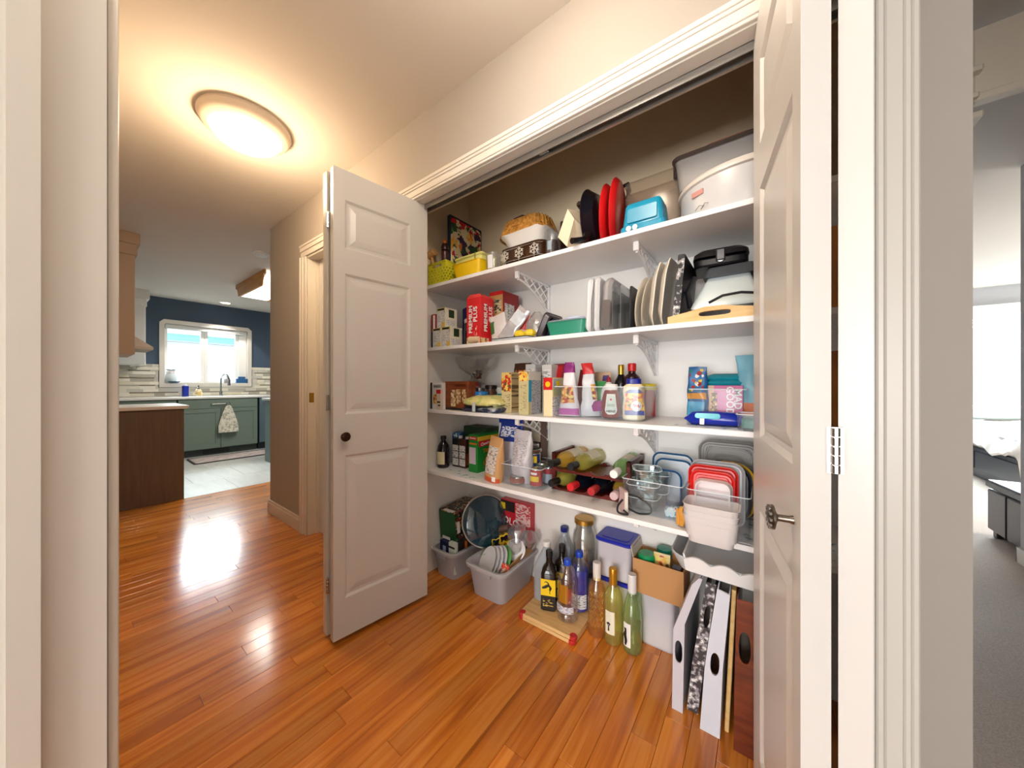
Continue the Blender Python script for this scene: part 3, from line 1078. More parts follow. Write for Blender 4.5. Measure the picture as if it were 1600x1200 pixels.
def lines(base, ink, scale=120, axis=2, thr=.55, rough=.6):
    """small print: broken lines of ink"""
    m = fresh(rough)
    t, N, L, p = nt(m)
    s = [60, 60, 60]
    s[axis] = scale * 2.2
    mp = coords(N, L, tuple(s))
    n = N.new('ShaderNodeTexNoise')
    n.inputs['Scale'].default_value = 1
    n.inputs['Detail'].default_value = 1
    L.new(mp.outputs[0], n.inputs['Vector'])
    r = ramp(N, [(thr - .02, base), (thr + .06, ink)])
    L.new(n.outputs['Fac'], r.inputs[0])
    L.new(r.outputs[0], p.inputs['Base Color'])
    return m


RIM_GLINT = M((228, 236, 240), .15)  # bright highlight of clear edges put into a pale colour


def rim(o, w, d, h, r=.012, m=None):
    """pale tube along the top edge of a clear bin or glass dish, standing in for its highlight"""
    b = B().tube([(x, y, h) for x, y in rr(w, d, r, 4)], .0016, 5, True)
    part('rim', b, m or RIM_GLINT, o)


RED, NAVY, YEL, GRN, TEAL, ORG = (200, 24, 30), (24, 34, 104), (240, 204, 30), (20, 130, 48), (30, 160, 168), (224, 110, 36)
PW = M((242, 240, 238), .5)
PR = M(RED, .4)
PN = M(NAVY, .4)
PY_ = M(YEL, .4)
PG = M(GRN, .4)
PT = M(TEAL, .4)
PO = M(ORG, .4)
PK = M((24, 22, 22), .45)
FINE = lines((232, 230, 228), (120, 118, 120))
FINEG = lines((176, 178, 184), (120, 122, 130))
FOOD = blobs((214, 150, 70), [(190, 60, 30), (226, 170, 90), (120, 60, 28), (240, 210, 130)], 70, .6)
S1, S2, S3, S4 = 1.66, 1.306, .956, .61
YF = 1.235
# ------------------------------------------------ shelves and lattice brackets
for z, nm in ((S1, 'topmost white shelf board, with the slow cooker on it'), (S2, 'second white shelf board from the top, with plates on edge'), (S3, 'middle white shelf board, with the ketchup bottle on it'), (S4, 'lowest white shelf board, with the wine rack on it')):
    b = B().box(XL + .001, XR - .001, YF, YB - .001, z - .018, z, .0015)
    solo('shelf_board', b, SHELF, nm, 'shelf')


def clip(p, q, poly):
    """part of the line p-q inside a convex polygon (ccw)"""
    t0, t1 = 0., 1.
    for i in range(len(poly)):
        a, b = poly[i], poly[(i + 1) % len(poly)]
        nx, ny = -(b[1] - a[1]), b[0] - a[0]
        d0 = nx * (p[0] - a[0]) + ny * (p[1] - a[1])
        d1 = nx * (q[0] - a[0]) + ny * (q[1] - a[1])
        if d0 < 0 and d1 < 0:
            return None
        if d0 * d1 < 0:
            t = d0 / (d0 - d1)
            if d0 < 0:
                t0 = max(t0, t)
            else:
                t1 = min(t1, t)
    if t1 - t0 < 1e-4:
        return None
    f = lambda t: (p[0] + (q[0] - p[0]) * t, p[1] + (q[1] - p[1]) * t)
    return f(t0), f(t1)


def bracket(x, z, label):
    o = thing('shelf_bracket', label, 'bracket', (x, YB - .002, z - .0185), 0, 'white lattice shelf brackets')
    part('arm', B().box(-.009, .009, -.30, 0, -.012, 0, .002), SHELF, o)
    part('front_block', B().box(-.0105, .0105, -.304, -.288, -.034, 0, .003), SHELF, o)
    part('wall_plate', B().box(-.009, .009, -.010, 0, -.15, 0, .002), SHELF, o)
    dg = [(0, -.29 + .28 * f, -.034 - .112 * (1 - math.cos(f * math.pi / 2)) ** .9 * 1.0) for f in [i / 8 for i in range(9)]]
    part('edge_rail', B().tube(dg, .0055, 6), SHELF, o)
    poly = [(-.295, -.01), (-.29, -.036), (-.13, -.085), (-.01, -.146), (-.004, -.01)]
    for s in (-1, 1):
        for k in range(-4, 5):
            c0 = -.155 + k * .066
            sg = clip((c0 - .3, -.075 - s * .3 * .75), (c0 + .3, -.075 + s * .3 * .75), poly)
            if sg and math.dist(*sg) > .015:
                (ya, za), (yb, zb) = sg
                part('slat', B().tube([(0, ya, za), (0, yb, zb)], .0042, 4), SHELF, o, smooth=False)
    return o


for z, row in ((S1, 'topmost'), (S2, 'second'), (S3, 'middle'), (S4, 'lowest')):
    for x, side in ((-.945, 'left'), (-.385, 'right')):
        if z == S4 and side == 'left':
            continue
        bracket(x, z, f'white lattice bracket under the {side} half of the {row} shelf')
# ------------------------------------------------ topmost shelf
YG = M((206, 202, 44), .4)
pb = thing('perforated_basket', 'yellow green perforated plastic basket at left end of topmost shelf', 'basket', (-1.465, 1.293, S1 + .0008))


def holed(w, h, nx, nz, slot=False):
    hs = []
    for i in range(nx):
        for j in range(nz):
            cx = (i + .5 + (.25 if j % 2 else -.25) * .8) * w / nx
            cz = .012 + (j + .5) * (h - .04) / nz
            hs.append([(cx + .0048 * math.cos(a), cz - .0048 * math.sin(a)) for a in [R(60 * q) for q in range(6)]])
    if slot:
        hs.append([(w * .25, h - .022), (w * .25, h - .009), (w * .75, h - .009), (w * .75, h - .022)])
    b = B()
    b.prism([(0, 0), (w, 0), (w, h), (0, h)], 0, .0022, hs)
    return b


W_, D_, H_ = .15, .088, .118
for nm, loc, yaw, w in (('front_wall', (-W_ / 2, -D_ / 2 + .002, 0), 0, W_), ('back_wall', (-W_ / 2, D_ / 2, 0), 0, W_), ('side_wall', (W_ / 2 - .002, -D_ / 2, 0), 90, D_), ('side_wall', (-W_ / 2, -D_ / 2, 0), 90, D_)):
    b = holed(w, H_, 6 if w > .1 else 4, 5, w > .1)
    o = part(nm, b, YG, pb, smooth=False)
    lay(o, loc, yaw)
part('floor_plate', B().box(-W_ / 2, W_ / 2, -D_ / 2, D_ / 2, 0, .002), YG, pb)
part('rim', B().prism(rr(W_ + .008, D_ + .008, .006), H_ - .002, H_ + .004, [rr(W_ - .006, D_ - .006, .004)[::-1]]), YG, pb)
WD = wood([(.3, (186, 138, 84)), (.7, (214, 170, 114))], (40, 40, 6), .5)
mal = thing('wooden_mallet', 'pale wooden mallet leaning in the yellow green basket', 'utensil', (-1.50, 1.275, S1 + .02), 0, None, 0, -14)
part('handle', B().lathe([(.009, 0), (.010, .12), (.008, .16)], 10), WD, mal)
part('head', B().at((0, 0, .18), 0, 90).lathe([(.018, -.035), (.022, -.03), (.022, .03), (.018, .035)], 14), WD, mal)
pm = thing('pepper_mill', 'dark brown pepper mill standing in the yellow green basket', 'pepper mill', (-1.455, 1.30, S1 + .004))
part('body', B().lathe([(.02, 0), (.02, .1), (.016, .13), (.021, .16), (.021, .19), (.014, .2)], 16), M((70, 30, 26), .35), pm)
part('head', B().lathe([(.02, .2), (.022, .215), (.016, .235), (.008, .24)], 16), M((50, 24, 22), .3), pm)
part('knob', B().lathe([(.006, .24), (.010, .25), (.006, .262)], 10), PO, pm)
FRU = blobs((226, 208, 166), [(196, 34, 40), (40, 84, 44), (228, 128, 50), (176, 24, 48), (52, 74, 40), (232, 178, 80), (58, 30, 66)], 20, .55, .7, warp=.8)
fb = thing('quilted_placemat', 'fruit patterned quilted panel with navy edge standing against closet wall', 'placemat', (-1.455, 1.465, S1 + .0008))
part('panel', B().at((0, 0, .21), 0, 90).rbox(.41, .262, -.012, .012, .03, .006, 4), FRU, fb)
NB = B()
for pts in ([(-.205, -.131), (.205, -.131)], [(-.205, .131), (.205, .131)], [(.205, -.131), (.205, .131)]):
    NB.at((0, 0, .21)).tube([(0, p[1], p[0]) for p in pts], .0125, 8, flat=.8)
part('binding', NB, M((20, 34, 52), .7), fb, 'navy blue binding')
ybx = thing('yellow_tub', 'bright yellow open tub at the front of topmost shelf', 'tub', (-1.245, 1.325, S1 + .0008))
YM = M((238, 198, 10), .4)
part('tub', bin_b(.205, .15, .078, .003, .02, .16, .004), YM, ybx)
pyb = thing('butter_dish', 'pale yellow lidded box resting in the bright yellow tub', 'food box', (-1.27, 1.36, S1 + .074))
PYM = M((226, 222, 134), .45)
part('base', B().rbox(.20, .13, 0, .045, .012, .004), PYM, pyb)
part('lid', B().rbox(.208, .138, .045, .060, .014, .005), PYM, pyb)
part('clip', B().tube([(.06, -.072, .02), (.06, -.072, .062), (.06, .0, .066)], .002, 5), M((120, 110, 50), .4, .6), pyb, 'thin wire clip')
bottle('measuring_cup', 'clear glass measuring cup between yellow tub and casserole', 'measuring cup', -1.098, 1.31, S1, [(.034, 0), (.038, .006), (.042, .09), (.044, .10), (.042, .10), (.036, .008), (.001, .006)], CLEARB, labels=[(.02, .085, -100, -60, M((226, 226, 230), .5), 'white_scale')])
# casserole in a wire rack, white dish, wicker basket on top
cs = thing('casserole_dish', 'dark brown casserole in a wire rack with white snowflakes', 'casserole', (-.918, 1.385, S1 + .0008))
BRG = M((66, 40, 24), .12)
part('base_board', B().rbox(.25, .19, .0, .016, .03, .004, 4), wood([(.3, (190, 130, 60)), (.7, (216, 160, 84))], (8, 40, 40), .4), cs, 'pale wooden base board')
S_ = [(.022, rr(.20, .14, .04, 4)), (.04, rr(.235, .175, .045, 4)), (.088, rr(.25, .19, .045, 4)), (.098, rr(.262, .20, .045, 4)), (.10, rr(.255, .195, .045, 4)), (.03, rr(.19, .13, .04, 4))]
part('dish', B().stack(S_), BRG, cs)
for zz in (.03, .086):
    part('rack_wire', B().tube([(x, y, zz) for x, y in rr(.268, .208, .05, 4)], .0022, 5, True), CHROME, cs)
fl = M((222, 216, 206), .35, .3)
for k, xx in enumerate((-.085, .0, .085)):
    f = B()
    f.at((xx, -.107, .058), 90)
    for q in range(6):
        a = R(60 * q + 30)
        ca, sa = math.cos(a), math.sin(a)
        f.prism([(-.0022 * sa, .0022 * ca), (.0022 * sa, -.0022 * ca), (.027 * ca + .0022 * sa, .027 * sa - .0022 * ca), (.027 * ca - .0022 * sa, .027 * sa + .0022 * ca)], -.001, .001)
        for s in (-1, 1):
            bx, by = .014 * ca, .014 * sa
            a2 = a + s * R(50)
            c2, s2_ = math.cos(a2), math.sin(a2)
            f.prism([(bx - .0018 * s2_, by + .0018 * c2), (bx + .0018 * s2_, by - .0018 * c2), (bx + .011 * c2 + .0018 * s2_, by + .011 * s2_ - .0018 * c2), (bx + .011 * c2 - .0018 * s2_, by + .011 * s2_ + .0018 * c2)], -.001, .001)
    part('snowflake', f, fl, cs, smooth=False)
    part('rack_post', B().tube([(xx, -.105, .004), (xx, -.106, .035)], .002, 5), CHROME, cs)
wcs = thing('white_dish', 'white wavy rimmed oven dish stacked on the snowflake casserole', 'baking dish', (-.925, 1.39, S1 + .102))
o_, i_ = [], []
for s, dz in ((.80, 0), (.97, .045)):
    pass


def wavy(w, d, z, amp, k=1):
    return [(x, y, z + amp * math.sin(i * 2 * math.pi / 32 * 6)) for i, (x, y) in enumerate(rr(w, d, .05, 7))]


part('dish', B().loft([wavy(.19, .14, 0, 0), wavy(.235, .18, .05, .001), wavy(.262, .205, .066, .004), wavy(.255, .20, .070, .004), wavy(.225, .17, .05, 0), wavy(.18, .13, .006, 0)]), M((234, 230, 224), .2), wcs)
wk = thing('wicker_basket', 'golden wicker basket turned upside down on the white dish', 'basket', (-.95, 1.41, S1 + .172))
WKM = wood([(.35, (150, 96, 30)), (.65, (206, 150, 66))], (60, 60, 60), .6)
for k in range(7):
    f = k / 6
    part('coil', B().tube([(x, y, .008 + .0115 * k) for x, y in rr(.275 - .05 * f, .20 - .045 * f, .07, 6)], .0066, 6, True), WKM, wk)
for k in range(28):
    o2 = rr(.28, .205, .07, 6)[k]
    o3 = rr(.232, .16, .07, 6)[k]
    part('stake', B().tube([(o2[0], o2[1], .004), ((o2[0] * .55 + o3[0] * .45), (o2[1] * .55 + o3[1] * .45), .045), (o3[0], o3[1], .084)], .0042, 5), WKM, wk)
part('bottom', B().stack([(.070, rr(.225, .155, .06, 6)), (.084, rr(.22, .15, .06, 6))]), WKM, wk)
part('handle', B().tube([(-.07, -.05, .088), (-.05, -.055, .098), (.0, -.058, .1), (.02, -.058, .09)], .006, 6), M((66, 44, 26), .6), wk, 'dark brown handle')
# glass jar, black tray on edge, white loaf dish, pans
bottle('glass_jar', 'clear jar holding dark grounds beside the snowflake casserole', 'jar', -.752, 1.30, S1, [(.026, 0), (.028, .004), (.028, .118), (.024, .125), (.001, .127)], CLEARB, fill=(.075, M((52, 30, 26), .6)), labels=[(.03, .07, -105, -65, M((140, 156, 166), .5))])
solo('baking_tray', B().at((0, 0, .088), 0, 90).rbox(.175, .22, -.008, .008, .02, .003), M((26, 22, 24), .3), 'black baking tray on edge beside the white loaf dish', 'tray', (-.735, 1.47, S1 + .001), 0, None, 0, 5)
solo('cooling_rack', B().at((0, 0, .07), 0, 90).rbox(.14, .10, -.004, .004, .01, .002), M((40, 26, 26), .4), 'thin dark board on edge right of the clear jar', 'board', (-.70, 1.32, S1 + .001), 0, None, 0, 4)
lfd = thing('loaf_dish', 'cream square loaf dish tipped on its corner beside black pan', 'baking dish', (-.655, 1.30, S1 + .001))
A_ = [(-.042, -.045, .064), (.004, -.045, .170), (.034, -.045, .120), (.000, -.045, .014)]
O_ = [(-.030, .055, .060), (.012, .055, .200), (.060, .055, .085), (.016, .055, .002)]
I_ = [(-.023, .055, .064), (.012, .055, .185), (.052, .055, .085), (.016, .055, .012)]
I2 = [(-.034, -.038, .066), (.004, -.038, .16), (.028, -.038, .118), (.002, -.038, .022)]
part('dish', B().loft([A_, O_, I_, I2]), M((232, 214, 186), .25), lfd, smooth=False)
part('lid_handle', B().tube([(.028, .05, .195), (.02, .02, .215), (.048, .0, .20), (.062, .03, .15)], .006, 6, flat=2), M((70, 56, 46), .4), lfd, 'dark strap')
pan = thing('frying_pan', 'black frying pan standing on edge, handle over shelf front', 'frying pan', (-.592, 1.425, S1 + .152), 4)
BK = M((22, 22, 30), .22)
pp = B().at((0, 0, 0), 0, -90)
pp.lathe([(.001, -.024), (.105, -.024), (.118, -.020), (.146, .018), (.150, .020), (.149, .024), (.143, .020), (.116, -.016), (.001, -.018)], 40)
part('pan', pp, BK, pan)
part('handle', B().tube(smooth([(.0, -.125, -.085), (.004, -.155, -.118), (-.006, -.19, -.136), (-.028, -.222, -.145)], 5), .0155, 10, flat=.8), M((20, 16, 18), .3), pan, 'black plastic handle')
part('rivet', B().at((.012, -.134, -.098), 0, 90).lathe([(.005, 0), (.004, .003), (.001, .003)], 8), CHROME, pan)
for k, (xx, yy, r_) in enumerate(((-.527, 1.405, .142), (-.485, 1.40, .146))):
    rp = thing('red_pan', ['bright red pan on edge right behind the black frying pan', 'red pan with black handle loop on edge beside turquoise tub'][k], 'frying pan', (xx, yy, S1 + r_ + .002), 9, None, 0, 4)
    q = B().at((0, 0, 0), 0, -90)
    q.lathe([(.001, -.011), (r_ * .80, -.011), (r_ * .90, -.007), (r_ * .975, .004), (r_, .009), (r_ * .995, .012), (r_ * .96, .009), (r_ * .88, -.002), (r_ * .78, -.006), (.001, -.006)], 48)
    part('pan', q, M((206, 26, 30), .25), rp)
    if k:
        part('handle', B().tube([(.004, .03, .14), (.018, .045, .155), (.022, .075, .138), (.008, .085, .11)], .008, 6), BK, rp, 'black handle')
# turquoise tub, clear bins, cooker
tt = thing('turquoise_tub', 'turquoise plastic tub upside down at front of topmost shelf', 'tub', (-.352, 1.315, S1 + .001))
TQ = M((24, 142, 178), .3)
part('rim', B().rbox(.158, .132, 0, .026, .014, .005), TQ, tt)
part('tub', B().stack([(.024, rr(.144, .118, .014)), (.104, rr(.128, .104, .014)), (.112, rr(.118, .094, .012)), (.114, rr(.10, .08, .01))]), TQ, tt)
part('raised_field', B().at((0, -.0585, .062), 84).rbox(.105, .055, 0, .002, .006, .001), TQ, tt)
for k, xx in enumerate((-.395, -.372)):
    solo('plastic_clip', B().at((0, 0, .012), 90).lathe([(.009, -.003), (.010, 0), (.009, .003)], 14), PW, 'small round white clip at the turquoise tub foot, ' + ('left one', 'right one')[k], 'clip', (xx, 1.242, S1), 0, 'white clips by the turquoise tub')
CB = clear((238, 230, 220), .10, .2, .16, (206, 192, 176))
for k, (zz, w, d, h) in enumerate(((0, .23, .16, .235), (.0, 0, 0, 0))):
    if not w:
        continue
    o = thing('clear_bin', 'cloudy clear plastic bin behind the turquoise tub', 'bin', (-.360, 1.505, S1 + .001))
    part('bin', bin_b(w, d, h, .002, .02, .10, .006), CB, o)
o = thing('clear_bin', 'second cloudy clear bin nested inside and standing taller', 'bin', (-.360, 1.505, S1 + .062))
part('bin', bin_b(.224, .154, .225, .002, .02, .12, .006), CB, o)
sc_ = thing('slow_cooker', 'oval pale grey slow cooker at right end of topmost shelf', 'slow cooker', (-.045, 1.412, S1 + .001))
OV = lambda k: circ(.205 * k, 40, .165 * k)
GYM = M((196, 196, 198), .3)
part('body', B().stack([(.0, OV(.90)), (.006, OV(.95)), (.06, OV(.99)), (.118, OV(.99)), (.122, OV(.95)), (.01, OV(.9))]), GYM, sc_)
part('rim', B().stack([(.118, OV(.985)), (.122, OV(1.03)), (.134, OV(1.03)), (.142, OV(1.0)), (.142, OV(.92)), (.12, OV(.92))]), M((214, 206, 198), .3), sc_, 'cream stoneware rim')
part('lid', B().stack([(.13, OV(.93)), (.142, OV(.90)), (.146, OV(.6)), (.147, OV(.05))]), CLEARB, sc_)
part('name_plate', B().at((-.132, -.128, .085), 90, 0, -30).rbox(.042, .017, -.003, .002, .002, .0005), M((196, 140, 132), .5), sc_, 'small pinkish name plate')
lf_ = B().at((-.12, -.134, .028), 90, 0, -28)
lf_.tube([(-.02, 0, .002), (-.005, .012, .002), (.012, .004, .002), (.0, -.004, .002)], .0012, 5).tube([(.0, -.004, .002), (.015, .012, .002), (.026, .006, .002)], .0012, 5)
part('leaf_print', lf_, M((120, 118, 120), .5), sc_, 'grey leaf motif')
part('dial', B().at((.045, -.158, .05), 90).lathe([(.018, 0), (.018, .012), (.014, .014), (.001, .014)], 16), M((70, 68, 70), .4), sc_)
part('handle', B().tube([(.095, -.155, .10), (.11, -.185, .075), (.12, -.17, .03)], .007, 6), M((150, 148, 150), .3), sc_)
tb_ = thing('storage_box', 'clear lidded storage box with dark rim on top of slow cooker', 'storage box', (-.06, 1.46, S1 + .150))
part('box', bin_b(.40, .22, .112, .002, .02, .06, .004), clear((236, 232, 230), .08, .4, .34, (206, 202, 200)), tb_)
part('lid', B().rbox(.425, .245, .110, .124, .03, .005, 4), M((74, 62, 56), .35), tb_, 'dark brown snap lid')
part('contents', B().rbox(.33, .17, .01, .07, .02, .006), M((120, 112, 108), .6), tb_)
for s in (-1, 1):
    part('latch', B().box(s * .205 - .012, s * .205 + .012, -.05, .05, .085, .128, .004), M((60, 48, 44), .4), tb_)
fc = B().stack([(0, rr(.15, .11, .03, 4)), (.008, rr(.17, .13, .03, 4)), (.022, rr(.15, .11, .03, 4)), (.026, rr(.09, .06, .02, 4))]).jitter(.004, 30)
solo('folded_cloth', fc, M((170, 110, 90), .9), 'small pinkish brown folded cloth on the clear storage box', 'cloth', (-.10, 1.43, S1 + .276))
solo('red_tin', B().rbox(.10, .10, 0, .11, .012, .004), M((150, 24, 36), .35), 'dark red tin behind folded cloth at the right door edge', 'tin', (.05, 1.45, S1 + .276))
# ------------------------------------------------ second shelf
can_p = lambda r, h: [(r * .94, 0), (r, .004), (r, h - .004), (r * .94, h), (r * .9, h - .002), (.001, h - .002)]
bottle('dark_can', 'black can standing under the red can at left wall', 'can', -1.505, 1.285, S2, can_p(.034, .092), M((26, 22, 32), .35), body='can_body')
bottle('red_can', 'dark red can stacked on the black can at left wall', 'can', -1.505, 1.285, S2 + .093, can_p(.034, .098), M((150, 22, 30), .35), body='can_body', labels=[(.01, .09, -80, -60, PW, 'white_stripe')])
CRT = lines((222, 222, 220), (170, 172, 176), 150)
CRM = M((232, 228, 208), .5)
GDK = M((36, 58, 34), .5)
for k, (x0, z0, lb) in enumerate(((-1.468, S2, 'cream carton at the left of the bottom pair on second shelf'), (-1.392, S2, 'cream carton with dark green badge beside the black jar'), (-1.432, S2 + .1085, 'cream carton with badge stacked on top of the other two'))):
    carton('soup_carton', lb, 'carton', x0 - .034, x0 + .034, 1.25, 1.338, z0, .107, CRT,
           [('r', 0, 1, 0, 1, CRM), ('f', .0, 1, .86, 1, M((206, 196, 120), .5), 'yellow_edge'), ('r', .3, .76, .52, .93, GDK, 'badge'), ('f', .1, .9, .88, .97, PK, 'dark_stripe'), ('f', .62, .98, .02, .26, M((226, 190, 90), .5), 'fruit_print'), ('r', .1, .8, .1, .4, CRT)],
           group='cream cartons at the left wall')
bottle('black_jar', 'black jar with white lid left of the red cracker box', 'jar', -1.315, 1.37, S2, [(.036, 0), (.038, .004), (.038, .125), (.034, .135)], M((20, 18, 22), .2), cap=([(.039, .135), (.039, .155), (.034, .158), (.001, .158)], M((196, 196, 200), .4)))
carton('blue_box', 'dark blue box standing tilted in the back corner', 'box', -1.49, -1.37, 1.46, 1.55, S2, .262, M((18, 28, 110), .4), rz=-24)
SKM = blobs((196, 150, 90), [(222, 190, 140), (170, 110, 60), (236, 214, 170)], 60, .6)
cb = carton('cracker_box', 'tall red cracker box with white lettering on two sides', 'food box', -1.233, -1.135, 1.25, 1.352, S2, .236, M((206, 20, 28), .38),
            [('f', .0, .95, .0, .13, SKM, 'cracker_print'), ('r', .0, .6, .0, .12, SKM, 'cracker_print'), ('f', .56, .74, .17, .38, lines((206, 20, 28), (240, 226, 220), 70, 0, .56), 'small_print')],
            [('f', .33, .53, .0345, 'PREMIUM', PW, 90), ('f', .66, .63, .037, 'PLUS', PW, 90), ('r', .36, .56, .0345, 'PREMIUM', PW, 90), ('r', .74, .66, .037, 'PLUS', PW, 90)])
part('torn_flap', B().add([(-.049, -.051, .236), (.049, -.051, .236), (.040, -.045, .252), (-.035, -.042, .256)], [(0, 1, 2, 3)]).add([(.049, -.051, .236), (.049, .051, .236), (.042, .045, .248), (.042, -.04, .25)], [(0, 1, 2, 3)]), M((214, 60, 56), .5), cb, smooth=False)
sv = B()
for i in range(9):
    sv.at((-.018 + .0075 * i, -.055 - .0005 * i, .02), 0, 90).lathe([(.0175 - .0006 * i, -.003), (.0185 - .0006 * i, 0), (.0175 - .0006 * i, .003)], 16)
part('cracker_row', sv, M((222, 196, 160), .6), cb, 'row of round crackers printed along the foot')
carton('snack_box', 'brown and red snack box behind the clear bag', 'food box', -1.19, -1.10, 1.385, 1.53, S2, .29, M((150, 28, 30), .4),
       [('f', 0, 1, 0, 1, M((196, 150, 90), .5)), ('f', .05, .95, .05, .5, FOOD, 'food_print'), ('r', .12, .7, .3, .78, FINE, 'nutrition_panel'), ('f', 0, 1, .93, 1, PR), ('f', .1, .9, .6, .85, lines((200, 186, 150), (60, 44, 30), 60), 'dark_lettering')])
pouch('snack_pouch', 'white and grey snack pouch with green patch by cracker box', 'snack bag', (-1.06, 1.325, S2), .11, .15, .05, M((214, 208, 206), .35), [(.35, .8, -150, -100, M((60, 110, 60), .5), 'green_patch')], 0, 0, -12, seed=3)
pouch('foil_pouch', 'long silver foil pouch leaning beside the white snack pouch', 'snack bag', (-1.03, 1.30, S2 + .005), .075, .19, .03, M((196, 194, 200), .25, .4), [(.55, .9, -140, -50, M((206, 214, 222), .4), 'pale_patch')], 10, 0, 38, seed=5, crinkle=.008)
pouch('red_white_pouch', 'red and white crinkled pouch behind the silver pouch', 'snack bag', (-.985, 1.36, S2), .085, .155, .05, M((226, 196, 192), .35), [(.45, .92, -150, -30, M((214, 56, 44), .35), 'red_area'), (.05, .3, -130, -60, PR, 'red_stripe')], 0, 0, 14, seed=8, crinkle=.009)
cf = B().stack([(.0, circ(.05, 20)), (.03, circ(.068, 20, .06)), (.07, circ(.072, 20, .06)), (.105, circ(.06, 20, .05)), (.135, circ(.03, 20, .03)), (.155, circ(.012, 20))]).jitter(.014, 34, 2)
solo('clear_bag', cf, clear((250, 250, 250), .3, .15, .12), 'crumpled clear plastic bag in front of the left bracket', 'plastic bag', (-.895, 1.40, S2 + .001), ang=20)
for k, (xx, yy) in enumerate(((-.93, 1.30), (-.872, 1.305))):
    lm = solo('lemon', B().at((0, 0, .019), 0, 90).lathe([(.001, -.03), (.008, -.026), (.018, -.014), (.0195, 0), (.018, .014), (.008, .026), (.001, .03)], 16), M((232, 200, 40), .45), ['yellow lemon at the left on the white tray', 'yellow lemon at the right on the white tray'][k], 'lemon', (xx, yy, S2 + .014), 20 * k)
wt = thing('serving_tray', 'flat white tray with dark rim in front of the clear bag', 'tray', (-.955, 1.315, S2 + .001))
part('plate', B().stack([(.0, rr(.19, .11, .01)), (.004, rr(.21, .13, .012)), (.010, rr(.225, .145, .014)), (.0105, rr(.215, .135, .012)), (.004, rr(.19, .11, .01))]), M((224, 228, 230), .3), wt)
part('rim', B().tube([(x, y, .0108) for x, y in rr(.226, .146, .014)], .002, 5, True), M((44, 44, 50), .4), wt, 'dark rim')
dg_ = thing('baking_tin', 'dark grey tin leaning on its side beside the green tub', 'baking tin', (-.805, 1.345, S2 + .001), 0, None, 0, 26)
part('tin', B().at((0, 0, .058), 0, 90).stack([(-.012, rr(.115, .16, .02)), (.010, rr(.106, .15, .02)), (.011, rr(.09, .13, .02)), (.0, rr(.09, .13, .02))]), M((92, 86, 90), .35, .5), dg_)
part('rim', B().at((0, 0, .058), 0, 90).stack([(-.014, rr(.122, .167, .022)), (-.010, rr(.122, .167, .022)), (-.010, rr(.11, .155, .02)), (-.014, rr(.11, .155, .02))], loop=True), M((106, 100, 104), .3, .5), dg_)
solo('navy_tray', B().at((0, 0, .045), 0, 90).rbox(.09, .15, -.01, .01, .015, .004), M((22, 26, 52), .35), 'navy tray leaning between grey tin and green tub', 'tray', (-.772, 1.37, S2 + .001), 0, None, 0, 20)
gt = thing('green_tub', 'sea green plastic tub with clear lid on second shelf', 'tub', (-.665, 1.325, S2 + .001))
part('tub', bin_b(.182, .145, .058, .003, .016, .12, .003), M((44, 138, 112), .35), gt)
part('lid', B().rbox(.18, .145, .058, .066, .02, .003), clear((225, 236, 246), .2, .1, .3, (220, 230, 240)), gt, 'clear plastic lid')
solo('container_lid', B().lathe([(.05, 0), (.052, .006), (.045, .012), (.02, .014), (.001, .014)], 20), M((206, 214, 238), .3), 'small pale blue lid lying on the green tub', 'lid', (-.645, 1.32, S2 + .068))
wp = thing('quilted_pad', 'white padded mat folded upright right of the green tub', 'pad', (-.556, 1.385, S2 + .001), 0, None, 0, 2)
part('fold', B().at((-.010, 0, .112), 0, 90).rbox(.222, .25, -.014, .014, .03, .011, 4).jitter(.005, 14, 3), M((230, 230, 232), .6), wp)
part('fold', B().at((.018, .01, .113), 0, 90).rbox(.226, .25, -.012, .012, .03, .010, 4).jitter(.005, 14, 4), M((214, 214, 216), .6), wp)
part('seam', B().tube([(.004, -.118, .006), (.003, -.123, .11), (.006, -.11, .218)], .002, 5), M((120, 118, 120), .6), wp)
sp_ = thing('silver_case', 'grey silver zip case on edge right of white pad', 'case', (-.500, 1.40, S2 + .001), 0, None, 0, 3)
part('case', B().at((0, 0, .112), 0, 90).rbox(.22, .25, -.018, .018, .05, .012, 5), M((172, 170, 172), .35, .3), sp_)
part('flap', B().at((.002, -.126, .07), 90).rbox(.036, .11, -.002, .002, .01, .001), M((98, 90, 88), .4), sp_, 'darker end flap')
ar = thing('acrylic_stand', 'clear acrylic stand on edge between silver case and plates', 'stand', (-.452, 1.42, S2 + .001))
part('panel', B().at((-.016, -.02, .095), 0, 90).rbox(.19, .25, -.0015, .0015, .02, .001).at((.016, -.02, .09), 0, 90).rbox(.18, .25, -.0015, .0015, .02, .001), clear((228, 232, 234), .25, .05, .1), ar)
pf_ = thing('picture_frame', 'small black picture frame with pale print behind acrylic stand', 'picture frame', (-.450, 1.425, S2 + .001), 0, None, -6)
part('frame', B().box(-.036, .036, -.006, .006, 0, .138, .002), M((52, 54, 60), .35), pf_)
part('print', B().box(-.014, .014, -.0075, -.005, .03, .098), M((150, 150, 148), .5), pf_)
solo('black_board', B().at((0, 0, .085), 0, 90).rbox(.17, .22, -.004, .004, .012, .002), M((30, 30, 34), .35), 'thin black board on edge just left of cream plates', 'board', (-.408, 1.40, S2 + .001), 0, None, 0, 2)
CRE = M((238, 230, 216), .25)
